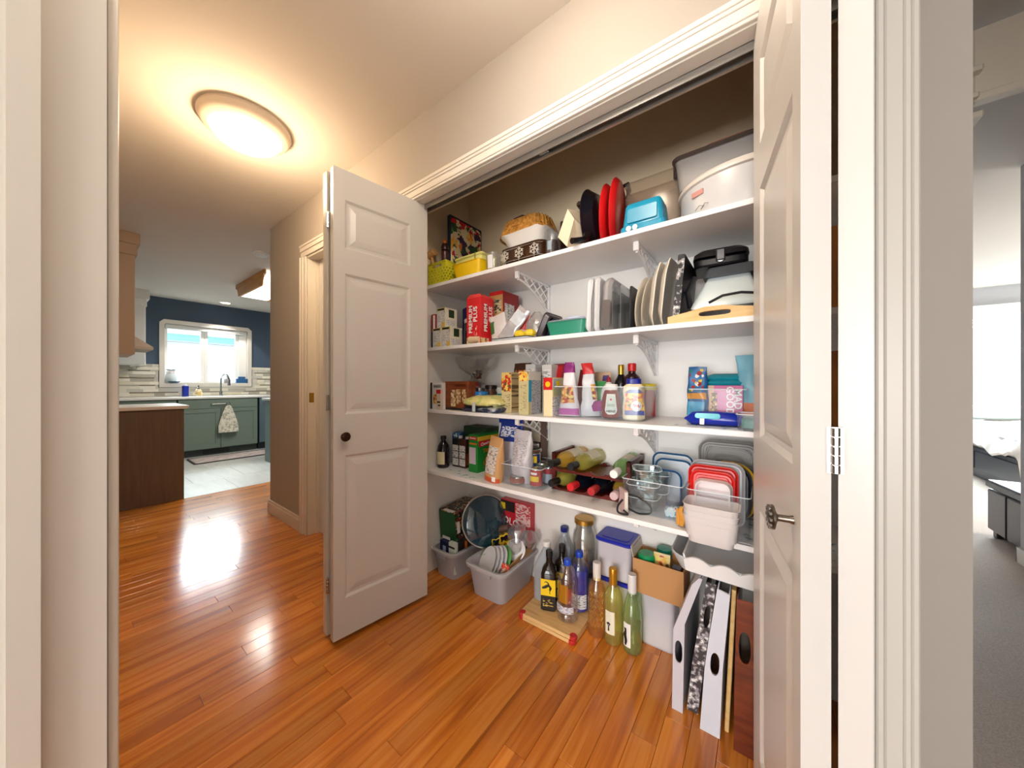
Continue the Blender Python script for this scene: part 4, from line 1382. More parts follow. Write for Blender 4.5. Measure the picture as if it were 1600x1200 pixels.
for k, xx in enumerate((-.386, -.362)):
    pl = solo('dinner_plate', B().at((0, 0, 0), 0, 90).lathe([(.001, -.006), (.06, -.006), (.068, -.002), (.104, .008), (.106, .010), (.103, .011), (.066, .003), (.001, .001)], 40), CRE, ['cream round plate on edge, leftmost of the two', 'cream round plate on edge right beside the first plate'][k], 'plate', (xx, 1.375, S2 + .1075), 0, 'cream round plates on edge', 0, 9)


def platter(x, h, w, label, ry):
    o = []
    n = 44
    for i in range(n):
        a = 2 * math.pi * i / n
        c, s = math.cos(a), math.sin(a)
        k = 1 + .022 * math.sin(8 * a)
        o.append((h / 2 * k * math.copysign(abs(c) ** .6, c), w / 2 * k * math.copysign(abs(s) ** .6, s)))
    sc2 = lambda f: [(a * f, b * f) for a, b in o]
    b = B().at((0, 0, h / 2 * 1.02), 0, -90)
    b.stack([(.008, sc2(.70)), (.006, sc2(.8)), (-.010, sc2(1)), (-.013, sc2(.985)), (.001, sc2(.78)), (.003, sc2(.7))])
    return solo('serving_platter', b, CRE, label, 'platter', (x, 1.362, S2 + .001), 0, 'cream wavy platters on edge', 0, ry)


platter(-.334, .243, .22, 'cream wavy edged platter on edge, the lower left one', 7)
platter(-.303, .252, .22, 'cream wavy edged platter on edge, the taller right one', 7)
fo = thing('marbled_tray', 'black and white marbled tray on edge left of the grill', 'tray', (-.243, 1.40, S2 + .001), 0, None, 0, 5)
MARB = speck([(.40, (28, 28, 32)), (.5, (150, 146, 146)), (.62, (226, 222, 220))], 55, 'n', .3, const=True)
part('tray', B().at((0, 0, .122), 0, 90).rbox(.244, .26, -.010, .010, .012, .003), M((32, 30, 34), .3), fo)
part('front_edge', B().at((0, -.1315, .122), 90).rbox(.022, .236, -.001, .0015, .004, .0005), MARB, fo, 'marbled front edge')
# panini grill on wooden tray, waffle iron on top
wtr = thing('wooden_tray', 'light wooden tray with oval handle hole under the grill', 'tray', (-.105, 1.40, S2 + .001))
LW_ = wood([(.3, (214, 170, 104)), (.7, (232, 196, 136))], (5, 40, 40), .45)
ol = [(-.16, 0), (.19, 0), (.19, .026), (.12, .028), (.06, .036), (.0, .047), (-.05, .047), (-.10, .036), (-.16, .026)]
hl_ = [(-.02 + .045 * math.copysign(abs(math.cos(a)) ** .6, math.cos(a)), .024 - .0085 * math.copysign(abs(math.sin(a)) ** .6, math.sin(a))) for a in [R(20 * q) for q in range(18)]]
b = B().at((0, -.135, 0), 90)
b.prism(ol, -.006, .006, [hl_])
part('front_board', b, LW_, wtr, smooth=False)
part('back_board', B().box(-.16, .19, .13, .142, 0, .03, .002), LW_, wtr)
part('side_board', B().box(-.16, -.15, -.13, .13, 0, .026, .002), LW_, wtr)
part('bottom', B().box(-.155, .185, -.13, .135, 0, .006), LW_, wtr)
gr = thing('panini_grill', 'silver and black panini grill on the light wooden tray', 'grill', (-.105, 1.415, S2 + .010))
part('base', B().rbox(.22, .19, .0, .05, .02, .006), M((24, 24, 28), .35), gr)
part('lid', B().stack([(.045, rr(.205, .19, .015, 3, .0, .0)), (.07, rr(.195, .185, .015, 3, .004, .006)), (.165, rr(.125, .13, .012, 3, .010, .03))]), M((216, 228, 230), .3, .25), gr, 'silver lid')
part('top_cover', B().stack([(.160, rr(.155, .155, .012, 3, .012, .02)), (.196, rr(.135, .14, .012, 3, .014, .03)), (.200, rr(.12, .12, .01, 3, .014, .03))]), M((66, 70, 76), .35), gr, 'dark grey top cover')
part('side_panel', B().stack([(.045, rr(.03, .19, .008, 2, .112, .0)), (.17, rr(.024, .14, .008, 2, .088, .03))]), M((48, 46, 54), .35), gr)
part('handle', B().tube([(-.105, -.06, .06), (-.108, -.09, .11), (-.085, -.085, .16)], .010, 8), M((26, 26, 30), .3), gr)
part('power_cord', B().tube([(-.04, -.115, .058), (.0, -.12, .075), (.05, -.12, .078), (.10, -.118, .068), (.13, -.112, .05), (.16, -.10, .045)], .0045, 6), M((22, 26, 34), .35), gr)
wf = thing('waffle_iron', 'black waffle iron lying on top of the panini grill', 'waffle iron', (-.125, 1.44, S2 + .2105), 6)
part('base', B().rbox(.165, .15, 0, .03, .03, .006, 4), M((20, 20, 24), .3), wf)
part('hinge', B().box(-.08, .08, .06, .078, .0, .06, .006), M((30, 30, 34), .35), wf)
part('lid', B().stack([(.034, rr(.17, .155, .03, 4)), (.05, rr(.165, .15, .03, 4)), (.062, rr(.14, .125, .03, 4)), (.064, rr(.10, .09, .02, 4))]), M((24, 24, 28), .25), wf)
part('latch', B().box(-.014, .014, -.09, -.07, .012, .05, .004), M((90, 92, 96), .3, .8), wf)
part('dial', B().at((.0, -.078, .018), 90).lathe([(.011, 0), (.011, .006), (.001, .007)], 14), M((150, 150, 152), .3, .6), wf)
solo('green_jar', B().lathe([(.04, 0), (.042, .01), (.042, .11), (.036, .125), (.036, .14), (.001, .14)], 18), M((40, 92, 74), .4), 'dark green jar right of the grill by the door edge', 'jar', (.06, 1.46, S2 + .001))
# ------------------------------------------------ middle shelf
carton('cookbook', 'white cookbook with black spine at left end of middle shelf', 'book', -1.535, -1.432, 1.262, 1.285, S3, .152, M((226, 224, 222), .45),
       [('f', 0, .14, 0, 1, PK, 'spine'), ('f', .25, .85, .2, .56, FOOD, 'food_photo')], [('f', .6, .86, .021, 'BAKED', M((50, 54, 66), .5), 0)])
carton('spice_box', 'small cream box with red top before the cookbook', 'box', -1.462, -1.426, 1.243, 1.259, S3, .112, M((212, 196, 178), .5), [('f', 0, 1, .80, 1, PR, 'red_top'), ('f', .2, .9, .34, .42, PK), ('f', .4, .9, .18, .25, PK)])
NUT = blobs((120, 76, 40), [(226, 206, 166), (206, 180, 130), (236, 222, 190), (190, 150, 100)], 75, .62)
BRW = wood([(.3, (104, 46, 18)), (.7, (146, 74, 32))], (6, 50, 50), .45)
nb = carton('nut_box', 'brown nut gift box with three clear windows', 'box', -1.445, -1.262, 1.29, 1.35, S3, .158, BRW,
            [('f', .28, .48, .12, .70, NUT, 'nut_window'), ('f', .52, .70, .2, .72, NUT, 'nut_window'), ('f', .76, .93, .3, .72, NUT, 'nut_window'), ('f', .45, .92, .82, .9, M((84, 34, 16), .5), 'dark_lettering'), ('f', 0, 1, 0, .08, PK, 'dark_foot')])
gb = thing('gift_basket', 'cellophane wrapped gift basket in the back left corner', 'gift basket', (-1.385, 1.475, S3 + .001))
part('basket', B().lathe([(.07, 0), (.08, .01), (.085, .06), (.08, .062), (.001, .03)], 20), WKM, gb)
part('yellow_packet', B().at((-.045, -.02, .09)).stack([(0, circ(.04, 14, .02)), (.04, circ(.042, 14, .022)), (.062, circ(.02, 14, .01))]), M((206, 156, 40), .4), gb)
part('red_packet', B().at((.035, -.03, .06)).stack([(0, circ(.045, 14, .025)), (.06, circ(.04, 14, .022)), (.095, circ(.012, 14, .01))]), M((150, 26, 34), .35), gb)
part('bow', B().tube([(.03, 0, .19), (-.005, -.01, .205), (0, 0, .185), (.04, -.02, .175), (.05, 0, .20), (.03, 0, .19)], .008, 6, True, .5).at((.03, 0, .175)).lathe([(.02, 0), (.012, .02), (.018, .05)], 10), M((92, 52, 40), .4), gb, 'brown ribbon bow')
cel = B().stack([(0, circ(.095, 26)), (.07, circ(.105, 26)), (.13, circ(.075, 26)), (.175, circ(.018, 26)), (.20, circ(.035, 26)), (.24, circ(.11, 26, .07)), (.285, circ(.135, 26, .08)), (.305, circ(.15, 26, .085))], cap1=False).jitter(.018, 22, 6)
part('cellophane', cel, clear((246, 246, 246), .34, .12, .05), gb, ang=15)
jp = lambda r, h: [(r * .92, 0), (r, .005), (r, h * .78), (r * .8, h * .88), (r * .8, h)]
DR = M((110, 22, 30), .25)
for k, (x, y, h, m, cm, lb) in enumerate(((-1.385, 1.43, .105, DR, CHROME, 'dark red jam jar with silver lid, left of the two'), (-1.325, 1.45, .105, M((70, 20, 28), .25), M((150, 150, 156), .3, .8), 'dark jam jar with grey lid behind the blue lid jar'), (-1.245, 1.46, .12, M((96, 62, 46), .3), M((54, 44, 40), .35, .5), 'brown jar with dark lid left of cracker boxes'))):
    bottle('jam_jar', lb, 'jar', x, y, S3, jp(.036, h), m, cap=([(.036, h - .004), (.036, h + .014), (.032, h + .017), (.001, h + .016)], cm), labels=[(.02, .06, -130, -40, M((206, 200, 190), .5))] if k == 2 else ())
bottle('blue_lid_jar', 'jar with bright blue lid behind the cream bag', 'jar', -1.255, 1.385, S3, jp(.038, .082), M((206, 206, 210), .3), cap=([(.042, .078), (.042, .098), (.038, .102), (.001, .102)], M((36, 120, 196), .3)))
carton('teal_box', 'small teal and white box beside the tan cracker boxes', 'box', -1.185, -1.125, 1.44, 1.50, S3, .125, M((206, 214, 210), .5), [('f', .05, .95, .3, .72, PT, 'teal_print'), ('f', 0, 1, .0, .1, PK)])
# lying bags
lb_ = B().stack([(.0, rr(.20, .15, .04, 5)), (.016, rr(.235, .18, .05, 5)), (.036, rr(.215, .165, .05, 5)), (.052, rr(.15, .11, .04, 5)), (.056, rr(.08, .05, .02, 5))])
cbg = thing('chip_bag', 'pale yellow snack bag lying flat at the front of middle shelf', 'snack bag', (-1.165, 1.335, S3 + .028), 4)
part('bag', lb_.jitter(.007, 24, 4), blobs((222, 214, 140), [(226, 218, 150), (214, 206, 130), (190, 200, 120)], 30, .5, .4), cbg, ang=60)
part('seal', B().box(.10, .135, -.07, .07, .014, .022, .003).jitter(.006, 30), M((226, 222, 160), .4), cbg)
part('dark_edge', B().tube([(-.115, -.03, .006), (-.09, -.075, .004), (.0, -.088, .0), (.09, -.075, .004)], .005, 6), PK, cbg, 'dark lower edge')
nbg = B().stack([(.0, rr(.23, .16, .03, 5)), (.016, rr(.25, .18, .04, 5)), (.028, rr(.20, .13, .04, 5))]).jitter(.007, 20, 9)
nb_ = thing('snack_bag', 'navy and silver snack bag lying under the pale yellow bag', 'snack bag', (-1.155, 1.332, S3 + .002), 2)
part('bag', nbg, speck([(.42, (20, 30, 60)), (.55, (34, 48, 86)), (.62, (206, 214, 222))], 16, rough=.3), nb_, ang=60)
solo('bag_clip', B().box(-.008, .008, -.006, .006, 0, .045, .002), M((196, 206, 214), .35), 'small pale clip on the front of lying yellow bag', 'clip', (-1.165, 1.232, S3 + .004))
# cracker boxes
TANB = M((206, 190, 142), .5)
SLAT = wood([(.42, (96, 74, 44)), (.5, (196, 168, 120)), (.7, (180, 156, 112))], (2, 2, 60), .5)
FLW = blobs((222, 196, 120), [(226, 170, 40), (196, 50, 36), (236, 206, 90), (120, 70, 36)], 60, .6)
carton('cracker_carton', 'tan cracker box with yellow fruit print, left of the pair', 'food box', -1.065, -1.002, 1.33, 1.41, S3, .203, TANB, [('f', .02, .98, .52, .98, FLW, 'fruit_print'), ('r', .02, .98, .05, .95, SLAT, 'cracker_stack_print'), ('f', .1, .9, .05, .45, lines((206, 192, 146), (120, 104, 70), 150))])
carton('cracker_carton', 'tan cracker box with red print nearest the shelf front', 'food box', -.925, -.868, 1.285, 1.39, S3, .202, M((196, 186, 140), .5), [('f', .02, .98, .78, .99, FLW, 'fruit_print'), ('f', .2, .8, .08, .7, lines((196, 186, 140), (150, 130, 90), 130)), ('r', 0, .22, .3, .8, M((20, 150, 190), .45), 'blue_band'), ('r', .22, 1, .0, .8, FINEG, 'nutrition_panel'), ('r', 0, 1, .8, 1, M((214, 210, 200), .5))])
pouch('coffee_bag', 'dark brown paper bag behind the left cracker box', 'snack bag', (-1.03, 1.47, S3), .12, .255, .07, M((72, 42, 26), .5), [(.5, .85, -130, -50, FOOD, 'food_print')], 0, seed=11)
carton('grey_carton', 'pale grey carton behind the front cracker box', 'box', -.985, -.925, 1.43, 1.50, S3, .245, M((206, 208, 208), .5), [('f', .1, .9, .1, .9, FINE), ('r', .1, .9, .1, .9, FINE)])
carton('white_carton', 'plain white carton behind the grey nutrition panel', 'box', -.885, -.83, 1.43, 1.51, S3, .24, M((218, 216, 212), .5), [('f', .1, .9, .5, .9, FINE)])
SUN = M((240, 190, 30), .4)
bc = carton('rice_box', 'slim cream box with red top and yellow sun', 'food box', -.79, -.744, 1.29, 1.392, S3, .172, M((232, 214, 172), .5), [('f', 0, 1, .68, 1, PR, 'red_top'), ('r', 0, 1, 0, .5, FINE, 'nutrition_panel'), ('r', .05, .95, .52, .72, M((190, 200, 130), .5)), ('r', .05, .6, .74, .96, M((160, 176, 196), .5)), ('r', .3, .6, .78, .92, PY_)])
part('sun_print', B().at((0, -.0525, .142), 90).lathe([(.013, 0), (.012, .0016), (.001, .0018)], 14), SUN, bc, 'yellow sun')
pouch('berry_bag', 'dark red berry bag behind the slim cream box', 'snack bag', (-.84, 1.50, S3), .15, .245, .09, M((130, 30, 46), .35), [(.55, .95, -130, -60, M((190, 26, 36), .35), 'red_patch')], 0, seed=13, top=.8)
PUR = M((140, 36, 120), .4)
pouch('cereal_pouch', 'white pouch with purple top and orange cereal picture', 'snack bag', (-.682, 1.335, S3 + .004), .098, .236, .06, M((226, 222, 226), .35), [(.80, 1.0, -180, 180, PUR, 'purple_top'), (.02, .14, -175, -5, M((190, 90, 170), .4), 'purple_band'), (.24, .56, -150, -55, FOOD, 'cereal_picture')], 6, seed=15, pinch=.04, top=.42, crinkle=.009)
pouch('nut_pouch', 'white pouch with red top right of the purple one', 'snack bag', (-.600, 1.375, S3 + .004), .092, .232, .05, M((216, 218, 222), .35), [(.78, 1.0, -180, 180, M((206, 40, 40), .4), 'red_top'), (.3, .6, -70, -20, FOOD, 'food_picture')], 14, 0, -4, seed=17, pinch=.1, top=.5, crinkle=.012)
pouch('red_pouch', 'dark red pouch peeking between the two white pouches', 'snack bag', (-.665, 1.455, S3 + .004), .10, .205, .06, M((124, 20, 30), .4), (), 0, seed=19, top=.5)
pouch('paper_bag', 'brown paper bag with a purple ring behind the ketchup', 'snack bag', (-.605, 1.495, S3 + .004), .11, .195, .06, M((196, 164, 136), .6), [(.78, .92, -80, -40, M((70, 50, 110), .5), 'purple_ring')], 0, seed=21)
pouch('green_bag', 'green and clear crinkled bag in front of the paper bag', 'snack bag', (-.590, 1.435, S3 + .004), .10, .15, .06, M((70, 150, 84), .35), [(.05, .4, -150, -40, M((206, 190, 180), .4), 'pale_area')], 0, seed=23, crinkle=.012)
solo('purple_packet', B().stack([(0, rr(.05, .03, .01)), (.02, rr(.055, .035, .01)), (.04, rr(.04, .02, .008))]).jitter(.006, 40), PUR, 'small purple packet before the green crinkled bag', 'packet', (-.555, 1.355, S3 + .03))
# clear bin holding the right group
b2 = thing('clear_bin', 'long clear bin on middle shelf holding ketchup and pouches', 'bin', (-.548, 1.412, S3 + .0005))
part('bin', bin_b(.372, .262, .132, .0025, .012, .03), CLEARB, b2)
rim(b2, .372, .262, .132)
CON = bin_b(0.1, .1, .1)
kp = [(.028, 0), (.038, .006), (.040, .03), (.038, .075), (.030, .108), (.024, .118)]
kt = bottle('ketchup_bottle', 'upside-down style ketchup bottle with white cap and keystone label', 'bottle', -.498, 1.345, S3 + .003, kp, M((120, 26, 24), .2), cap=([(.022, .114), (.026, .116), (.026, .136), (.022, .140), (.001, .140)], PW), body='bottle_body')
kl = B()
ko = [(-.021, .024), (-.026, .040), (-.0235, .044), (-.017, .100), (.017, .100), (.0235, .044), (.026, .040), (.021, .024), (.012, .018), (-.012, .018)]


def wrap(b, outline, prof, a0, off, dens=.004):
    """a flat outline bent around a turned body"""
    N_ = 10
    zs = sorted(set([min(p[1] for p in outline) + (max(p[1] for p in outline) - min(p[1] for p in outline)) * i / 12 for i in range(13)]))
    rows = []
    for z in zs:
        xs = []
        for i in range(len(outline)):
            (xa, za), (xb, zb) = outline[i], outline[(i + 1) % len(outline)]
            if (za - z) * (zb - z) <= 0 and abs(za - zb) > 1e-9:
                xs.append(xa + (xb - xa) * (z - za) / (zb - za))
        lo, hi = (min(xs), max(xs)) if xs else (0, 0)
        r = rad(prof, z) + off
        rows.append([(r * math.cos(R(a0) + (lo + (hi - lo) * i / N_) / r), r * math.sin(R(a0) + (lo + (hi - lo) * i / N_) / r), z) for i in range(N_ + 1)])
    m1 = N_ + 1
    b.add([p for q in rows for p in q], [(j * m1 + i, j * m1 + i + 1, (j + 1) * m1 + i + 1, (j + 1) * m1 + i) for j in range(len(rows) - 1) for i in range(N_)])
    return b


AK = -72
part('keystone_label', wrap(B(), ko, kp, AK, .0008), M((232, 236, 230), .4), kt, 'white keystone label')
part('label_frame', wrap(B(), [(x * .82, .062 + (z - .062) * .86) for x, z in ko], kp, AK, .0012), M((214, 226, 216), .4), kt)
ca, sa = math.cos(R(AK)), math.sin(R(AK))
words('HEINZ', .0125, M((36, 50, 40), .5), kt, (.0415 * ca, .0415 * sa, .031), AK + 90, bold=.0004)
words('TOMATO\nKETCHUP', .0065, M((50, 90, 60), .5), kt, (.0412 * ca, .0412 * sa, .055), AK + 90)
part('tomato_print', B().at((.0405 * ca, .0405 * sa, .078), 90, 0, AK + 90).lathe([(.004, -.002), (.004, .0004), (.001, .0008)], 12), PR, kt)
WINEP = [(.033, 0), (.037, .008), (.037, .175), (.034, .195), (.021, .222), (.0145, .24), (.0145, .275), (.016, .277), (.016, .29), (.001, .29)]
FOIL = lambda m: ([(.0158, .225), (.0160, .235), (.0168, .276), (.0168, .292), (.0155, .296), (.001, .296)], m)


def scaled(prof, k):
    return [(r * k, z * k) for r, z in prof]


bottle('small_wine_bottle', 'dark wine bottle with gold foil behind the ketchup', 'bottle', -.505, 1.485, S3 + .003, scaled(WINEP, .78), M((18, 18, 24), .12), cap=([(r * .80, z * .78 - .006) for r, z in FOIL(0)[0]], M((196, 150, 60), .3, .8)), labels=[(.03, .11, -130, -30, M((60, 90, 110), .5))])
bottle('soy_bottle', 'dark sauce bottle with red cap behind the blue lid bottle', 'bottle', -.448, 1.455, S3 + .003, [(.026, 0), (.03, .005), (.03, .11), (.034, .15), (.032, .17), (.016, .185), (.014, .205)], M((48, 18, 18), .15), cap=([(.015, .195), (.0175, .197), (.0175, .226), (.015, .229), (.001, .229)], PR))
my = thing('dressing_bottle', 'cream squeeze bottle with dark blue lid and colourful label', 'bottle', (-.408, 1.345, S3 + .0035), 22)
sec = lambda z, w, d: (z, rr(w, d, min(w, d) * .36, 5))
part('bottle_body', B().stack([sec(0, .070, .05), sec(.006, .082, .058), sec(.05, .084, .06), sec(.085, .076, .056), sec(.115, .082, .06), sec(.132, .074, .054), sec(.142, .05, .044)]), M((232, 218, 180), .25), my)
part('cap', B().rbox(.056, .048, .138, .162, .02, .003, 5), M((26, 36, 140), .35), my, 'dark blue lid')
part('label', B().at((0, -.0302, 0), 90).prism([(-.036, .022), (.036, .022), (.035, .05), (.031, .085), (.034, .11), (.02, .118), (-.02, .118), (-.034, .11), (-.031, .085), (-.035, .05)], -.004, .0012), blobs((232, 176, 70), [(226, 110, 40), (240, 200, 70), (60, 130, 60), (206, 60, 40)], 90, .6), my, 'colourful salad picture label', smooth=False)
part('label_band', B().at((0, -.0316, 0), 90).prism([(-.036, .020), (.036, .020), (.0355, .038), (-.0355, .038)], -.004, .0008), M((30, 60, 150), .4), my, 'blue band', smooth=False)
part('label_top', B().at((0, -.0316, 0), 90).prism([(-.033, .105), (.033, .105), (.02, .119), (-.02, .119)], -.004, .0008), M((60, 84, 150), .4), my, smooth=False)
part('label_badge', B().at((.008, -.0318, .055), 90).lathe([(.020, -.003), (.020, .0016), (.001, .0018)], 20), PW, my, 'round white badge')
part('badge_script', B().at((.008, -.0338, .055), 90, 0, 0).tube(smooth([(-.014, -.002, 0), (-.009, .008, 0), (-.006, -.003, 0), (-.002, .007, 0), (.001, -.004, 0), (.006, .006, 0), (.008, -.004, 0), (.014, .003, 0)], 4), .0014, 5), PR, my, 'red looping script')
bottle('yellow_lid_jar', 'red jar with yellow lid at the bin back right', 'jar', -.397, 1.50, S3 + .003, [(.03, 0), (.034, .005), (.034, .105), (.03, .115)], M((170, 28, 30), .3), cap=([(.036, .115), (.036, .138), (.032, .142), (.001, .142)], M((226, 206, 50), .35)))
bottle('white_cone_bottle', 'white glue-like bottle with red tip behind the ketchup', 'bottle', -.535, 1.415, S3 + .003, [(.03, 0), (.034, .006), (.034, .1), (.03, .118), (.014, .142), (.009, .15)], M((226, 228, 230), .35), cap=([(.010, .148), (.008, .165), (.003, .172), (.001, .172)], M((150, 30, 40), .4)))
# right bin: candy bag, teal bags, pink box, blue pack
b3 = thing('clear_bin', 'clear bin on middle shelf around the pink snack box', 'bin', (-.128, 1.455, S3 + .0005))
part('bin', bin_b(.175, .20, .125, .0025, .012, .03), clear((252, 253, 254), .045, .25, .01), b3)
rim(b3, .175, .20, .125)
pouch('candy_bag', 'blue candy bag twisted in the middle, left of pink box', 'snack bag', (-.196, 1.432, S3 + .003), .075, .205, .05, M((36, 96, 150), .3), [(.55, .95, -140, -60, blobs((50, 120, 176), [(226, 190, 60), (240, 240, 240), (160, 40, 40), (40, 130, 70)], 55, .5), 'candy_print'), (.40, .52, -150, -40, M((226, 150, 40), .35), 'orange_twist'), (.08, .35, -150, -60, M((70, 160, 200), .35), 'light_blue_area')], 0, seed=31, pinch=-.05, top=.8, crinkle=.01)
mg = carton('snack_bar_box', 'pink snack bar box with two big white words', 'food box', -.178, -.055, 1.435, 1.475, S3 + .016, .122, M((198, 72, 140), .4), [('f', 0, .28, 0, 1, M((216, 176, 150), .5), 'tan_side'), ('f', .2, .36, .1, .78, blobs((90, 60, 36), [(226, 200, 150), (190, 150, 90), (120, 76, 40)], 110, .6), 'granola_print')],
            [('f', .87, .60, .033, 'MAD', PW, -90), ('f', .68, .55, .033, 'GOOD', PW, -90)])
for k, (yy, zz) in enumerate(((1.49, .135), (1.505, .155))):
    tb2 = B().stack([(0, rr(.12, .03, .01, 4)), (.012, rr(.135, .05, .02, 4)), (.026, rr(.09, .02, .01, 4))]).jitter(.007, 30, 40 + k)
    solo('teal_packet', tb2, M((30, 156, 176), .25), ['teal foil packet on top of pink box, the lower one', 'teal foil packet on top of pink box, the upper one'][k], 'packet', (-.115, yy - .02, S3 + zz), 0, 'teal foil packets', ang=60)
bp = thing('cookie_pack', 'shiny royal blue cookie pack lying before the pink box', 'cookie pack', (-.130, 1.338, S3 + .001))
bk = B().at((0, 0, .024), 0, 90)
bk.stack([(-.092, rr(.004, .05, .001, 4)), (-.083, rr(.014, .056, .004, 4)), (-.070, rr(.044, .07, .02, 4)), (0, rr(.048, .074, .022, 4)), (.070, rr(.044, .07, .02, 4)), (.083, rr(.014, .056, .004, 4)), (.092, rr(.004, .05, .001, 4))])
part('wrapper', bk.jitter(.004, 34, 5), M((14, 40, 160), .18), bp, ang=60)
part('light_patch', B().at((-.02, -.034, .034), 60).rbox(.075, .02, 0, .002, .008, .0006), M((60, 190, 214), .25), bp, 'cyan patch')
part('white_tag', B().at((-.035, -.040, .016), 80).rbox(.014, .022, 0, .002, .002, .0006), PW, bp)
pouch('pale_blue_pouch', 'pale blue pouch at the door edge on middle shelf', 'snack bag', (-.028, 1.47, S3 + .002), .10, .245, .06, M((126, 190, 212), .35), [(.12, .3, -170, -60, PO, 'orange_band'), (.0, .12, -175, -5, M((60, 130, 100), .4), 'green_foot')], 0, seed=37, top=1.05, pinch=.2)
wd_ = thing('small_clear_bin', 'small clear ridged bin at front right of middle shelf', 'bin', (.0, 1.292, S3 + .0005))
part('bin', bin_b(.13, .105, .05, .002, .008, .05, .003), CLEARB, wd_)
rim(wd_, .13, .105, .05)
part('teal_items', B().rbox(.105, .08, .004, .035, .01, .004).jitter(.004, 30), M((70, 140, 130), .5), wd_, 'teal packets inside')
LNR = speck([(.50, (234, 238, 240)), (.60, (222, 232, 236)), (.66, (110, 160, 176))], 26, 'n', .5, detail=6)
solo('shelf_liner', B().box(-.10, .10, -.05, .05, 0, .0008), LNR, 'paper liner with blue scribbles at right of middle shelf', 'shelf liner', (-.15, 1.290, S3), 3)
# right stuff past the door edge
solo('brown_bag', B().stack([(0, rr(.09, .08, .01)), (.2, rr(.09, .07, .01)), (.24, rr(.09, .02, .004))]).jitter(.005, 20), M((170, 110, 46), .6), 'brown paper bag seen through the gap of folded door', 'bag', (.165, 1.36, S3 + .001))
solo('wooden_block', B().rbox(.05, .12, 0, .24, .006, .002), wood([(.3, (150, 96, 36)), (.7, (180, 120, 54))], (40, 40, 5), .5), 'wooden board seen through gap of the folded door', 'board', (.165, 1.36, S2 + .001))
# ------------------------------------------------ lowest shelf
bottle('sauce_bottle', 'black sauce bottle with cream label at left wall', 'bottle', -1.508, 1.335, S4, [(.032, 0), (.036, .006), (.036, .10), (.032, .125), (.018, .148), (.013, .155), (.013, .168)], M((24, 16, 22), .15), cap=([(.015, .164), (.017, .166), (.017, .182), (.015, .184), (.001, .184)], PK), labels=[(.022, .095, -150, -30, M((206, 196, 160), .5))])
for k, (x, m, lb) in enumerate(((-1.458, M((26, 24, 34), .4), 'black broth carton with white cap, left of the pair'), (-1.402, M((72, 32, 26), .4), 'dark red broth carton with white cap by green box'))):
    bt = carton('broth_carton', lb, 'carton', x - .026, x + .026, 1.385, 1.452, S4, .165, m, [('f', .04, .96, .06, .78, FINE, 'nutrition_panel'), ('f', 0, 1, .30, .33, PK), ('f', 0, 1, .55, .575, PK), ('r', .1, .9, .1, .5, M((150, 60, 36), .4))])
    part('spout_cap', B().at((.008, .0, .165)).lathe([(.011, 0), (.011, .014), (.001, .014)], 14), PW, bt)
carton('blue_carton', 'light blue patterned carton behind the black sauce bottle', 'carton', -1.535, -1.490, 1.43, 1.49, S4, .19, blobs((60, 120, 176), [(220, 230, 236), (36, 60, 120), (110, 170, 206)], 60, .5))
GRB = M((24, 132, 48), .4)
ce = carton('cereal_box', 'green cereal box with yellow band in corner of lowest shelf', 'food box', -1.318, -1.25, 1.352, 1.545, S4, .208, GRB, [('f', .08, .8, .22, .66, M((206, 190, 206), .5), 'nutrition_panel'), ('f', .1, .9, .86, .95, PR, 'red_badge'), ('f', .1, .9, .74, .78, PO), ('r', 0, 1, .84, .95, M((236, 190, 50), .45), 'yellow_band'), ('r', .05, .9, .68, .83, PR, 'red_badge'), ('r', .25, .85, .1, .42, blobs((24, 120, 40), [(190, 100, 30), (140, 70, 24), (206, 130, 50)], 40, .55), 'cereal_print')],
            [('r', .35, .755, .024, 'Cheerios', PW, 6), ('r', .35, .56, .032, 'Tim', M((230, 150, 40), .5), 8), ('f', .5, .91, .012, 'Cheerios', PW, 0)])
carton('dark_green_box', 'dark green box behind the green cereal box', 'box', -1.475, -1.285, 1.47, 1.585, S4, .232, M((24, 56, 30), .4), [('t', .08, .92, .1, .9, M((66, 44, 40), .5), 'brown_top')])
solo('shelf_liner', B().box(-.16, .16, -.05, .05, 0, .0008), LNR, 'paper liner with blue scribbles at left of lowest shelf', 'shelf liner', (-1.33, 1.302, S4), -4)
solo('shelf_liner', B().box(-.12, .12, -.17, .17, 0, .0008), LNR, 'paper liner with blue scribbles at right end of lowest shelf', 'shelf liner', (.06, 1.42, S4))
KR = wood([(.35, (196, 140, 84)), (.65, (214, 164, 110))], (20, 20, 20), .7)
sg = pouch('sugar_bag', 'kraft paper sugar bag with white panel and orange foot', 'food bag', (-1.090, 1.298, S4), .108, .222, .08, M((206, 158, 104), .6), [(.18, .78, -125, -48, lines((220, 212, 204), (110, 96, 92), 130), 'white_panel'), (.0, .10, -178, -2, M((206, 84, 40), .5), 'orange_foot'), (.03, .14, -70, -40, PW, 'barcode')], -14, -4, 3, seed=41, crinkle=.004, top=.98)
pouch('blue_flour_bag', 'royal blue topped bag standing tall behind the kraft bag', 'food bag', (-1.075, 1.425, S4), .165, .30, .09, M((24, 56, 150), .35), [(.0, .62, -178, -2, M((206, 206, 216), .4), 'pale_lower_half'), (.70, .88, -120, -60, lines((30, 64, 160), (226, 232, 244), 50, 2, .45), 'white_lettering'), (.66, .93, -160, -130, M((206, 214, 226), .4), 'picture')], 0, 0, 0, seed=43, crinkle=.006, top=.98)
pouch('white_flour_bag', 'white crinkled bag with grey print before the blue bag', 'food bag', (-.968, 1.372, S4 + .004), .115, .255, .085, M((218, 214, 220), .35), [(.3, .85, -140, -50, lines((216, 212, 218), (170, 160, 170), 120), 'grey_print')], -12, 0, 3, seed=45, crinkle=.010, top=1.05)
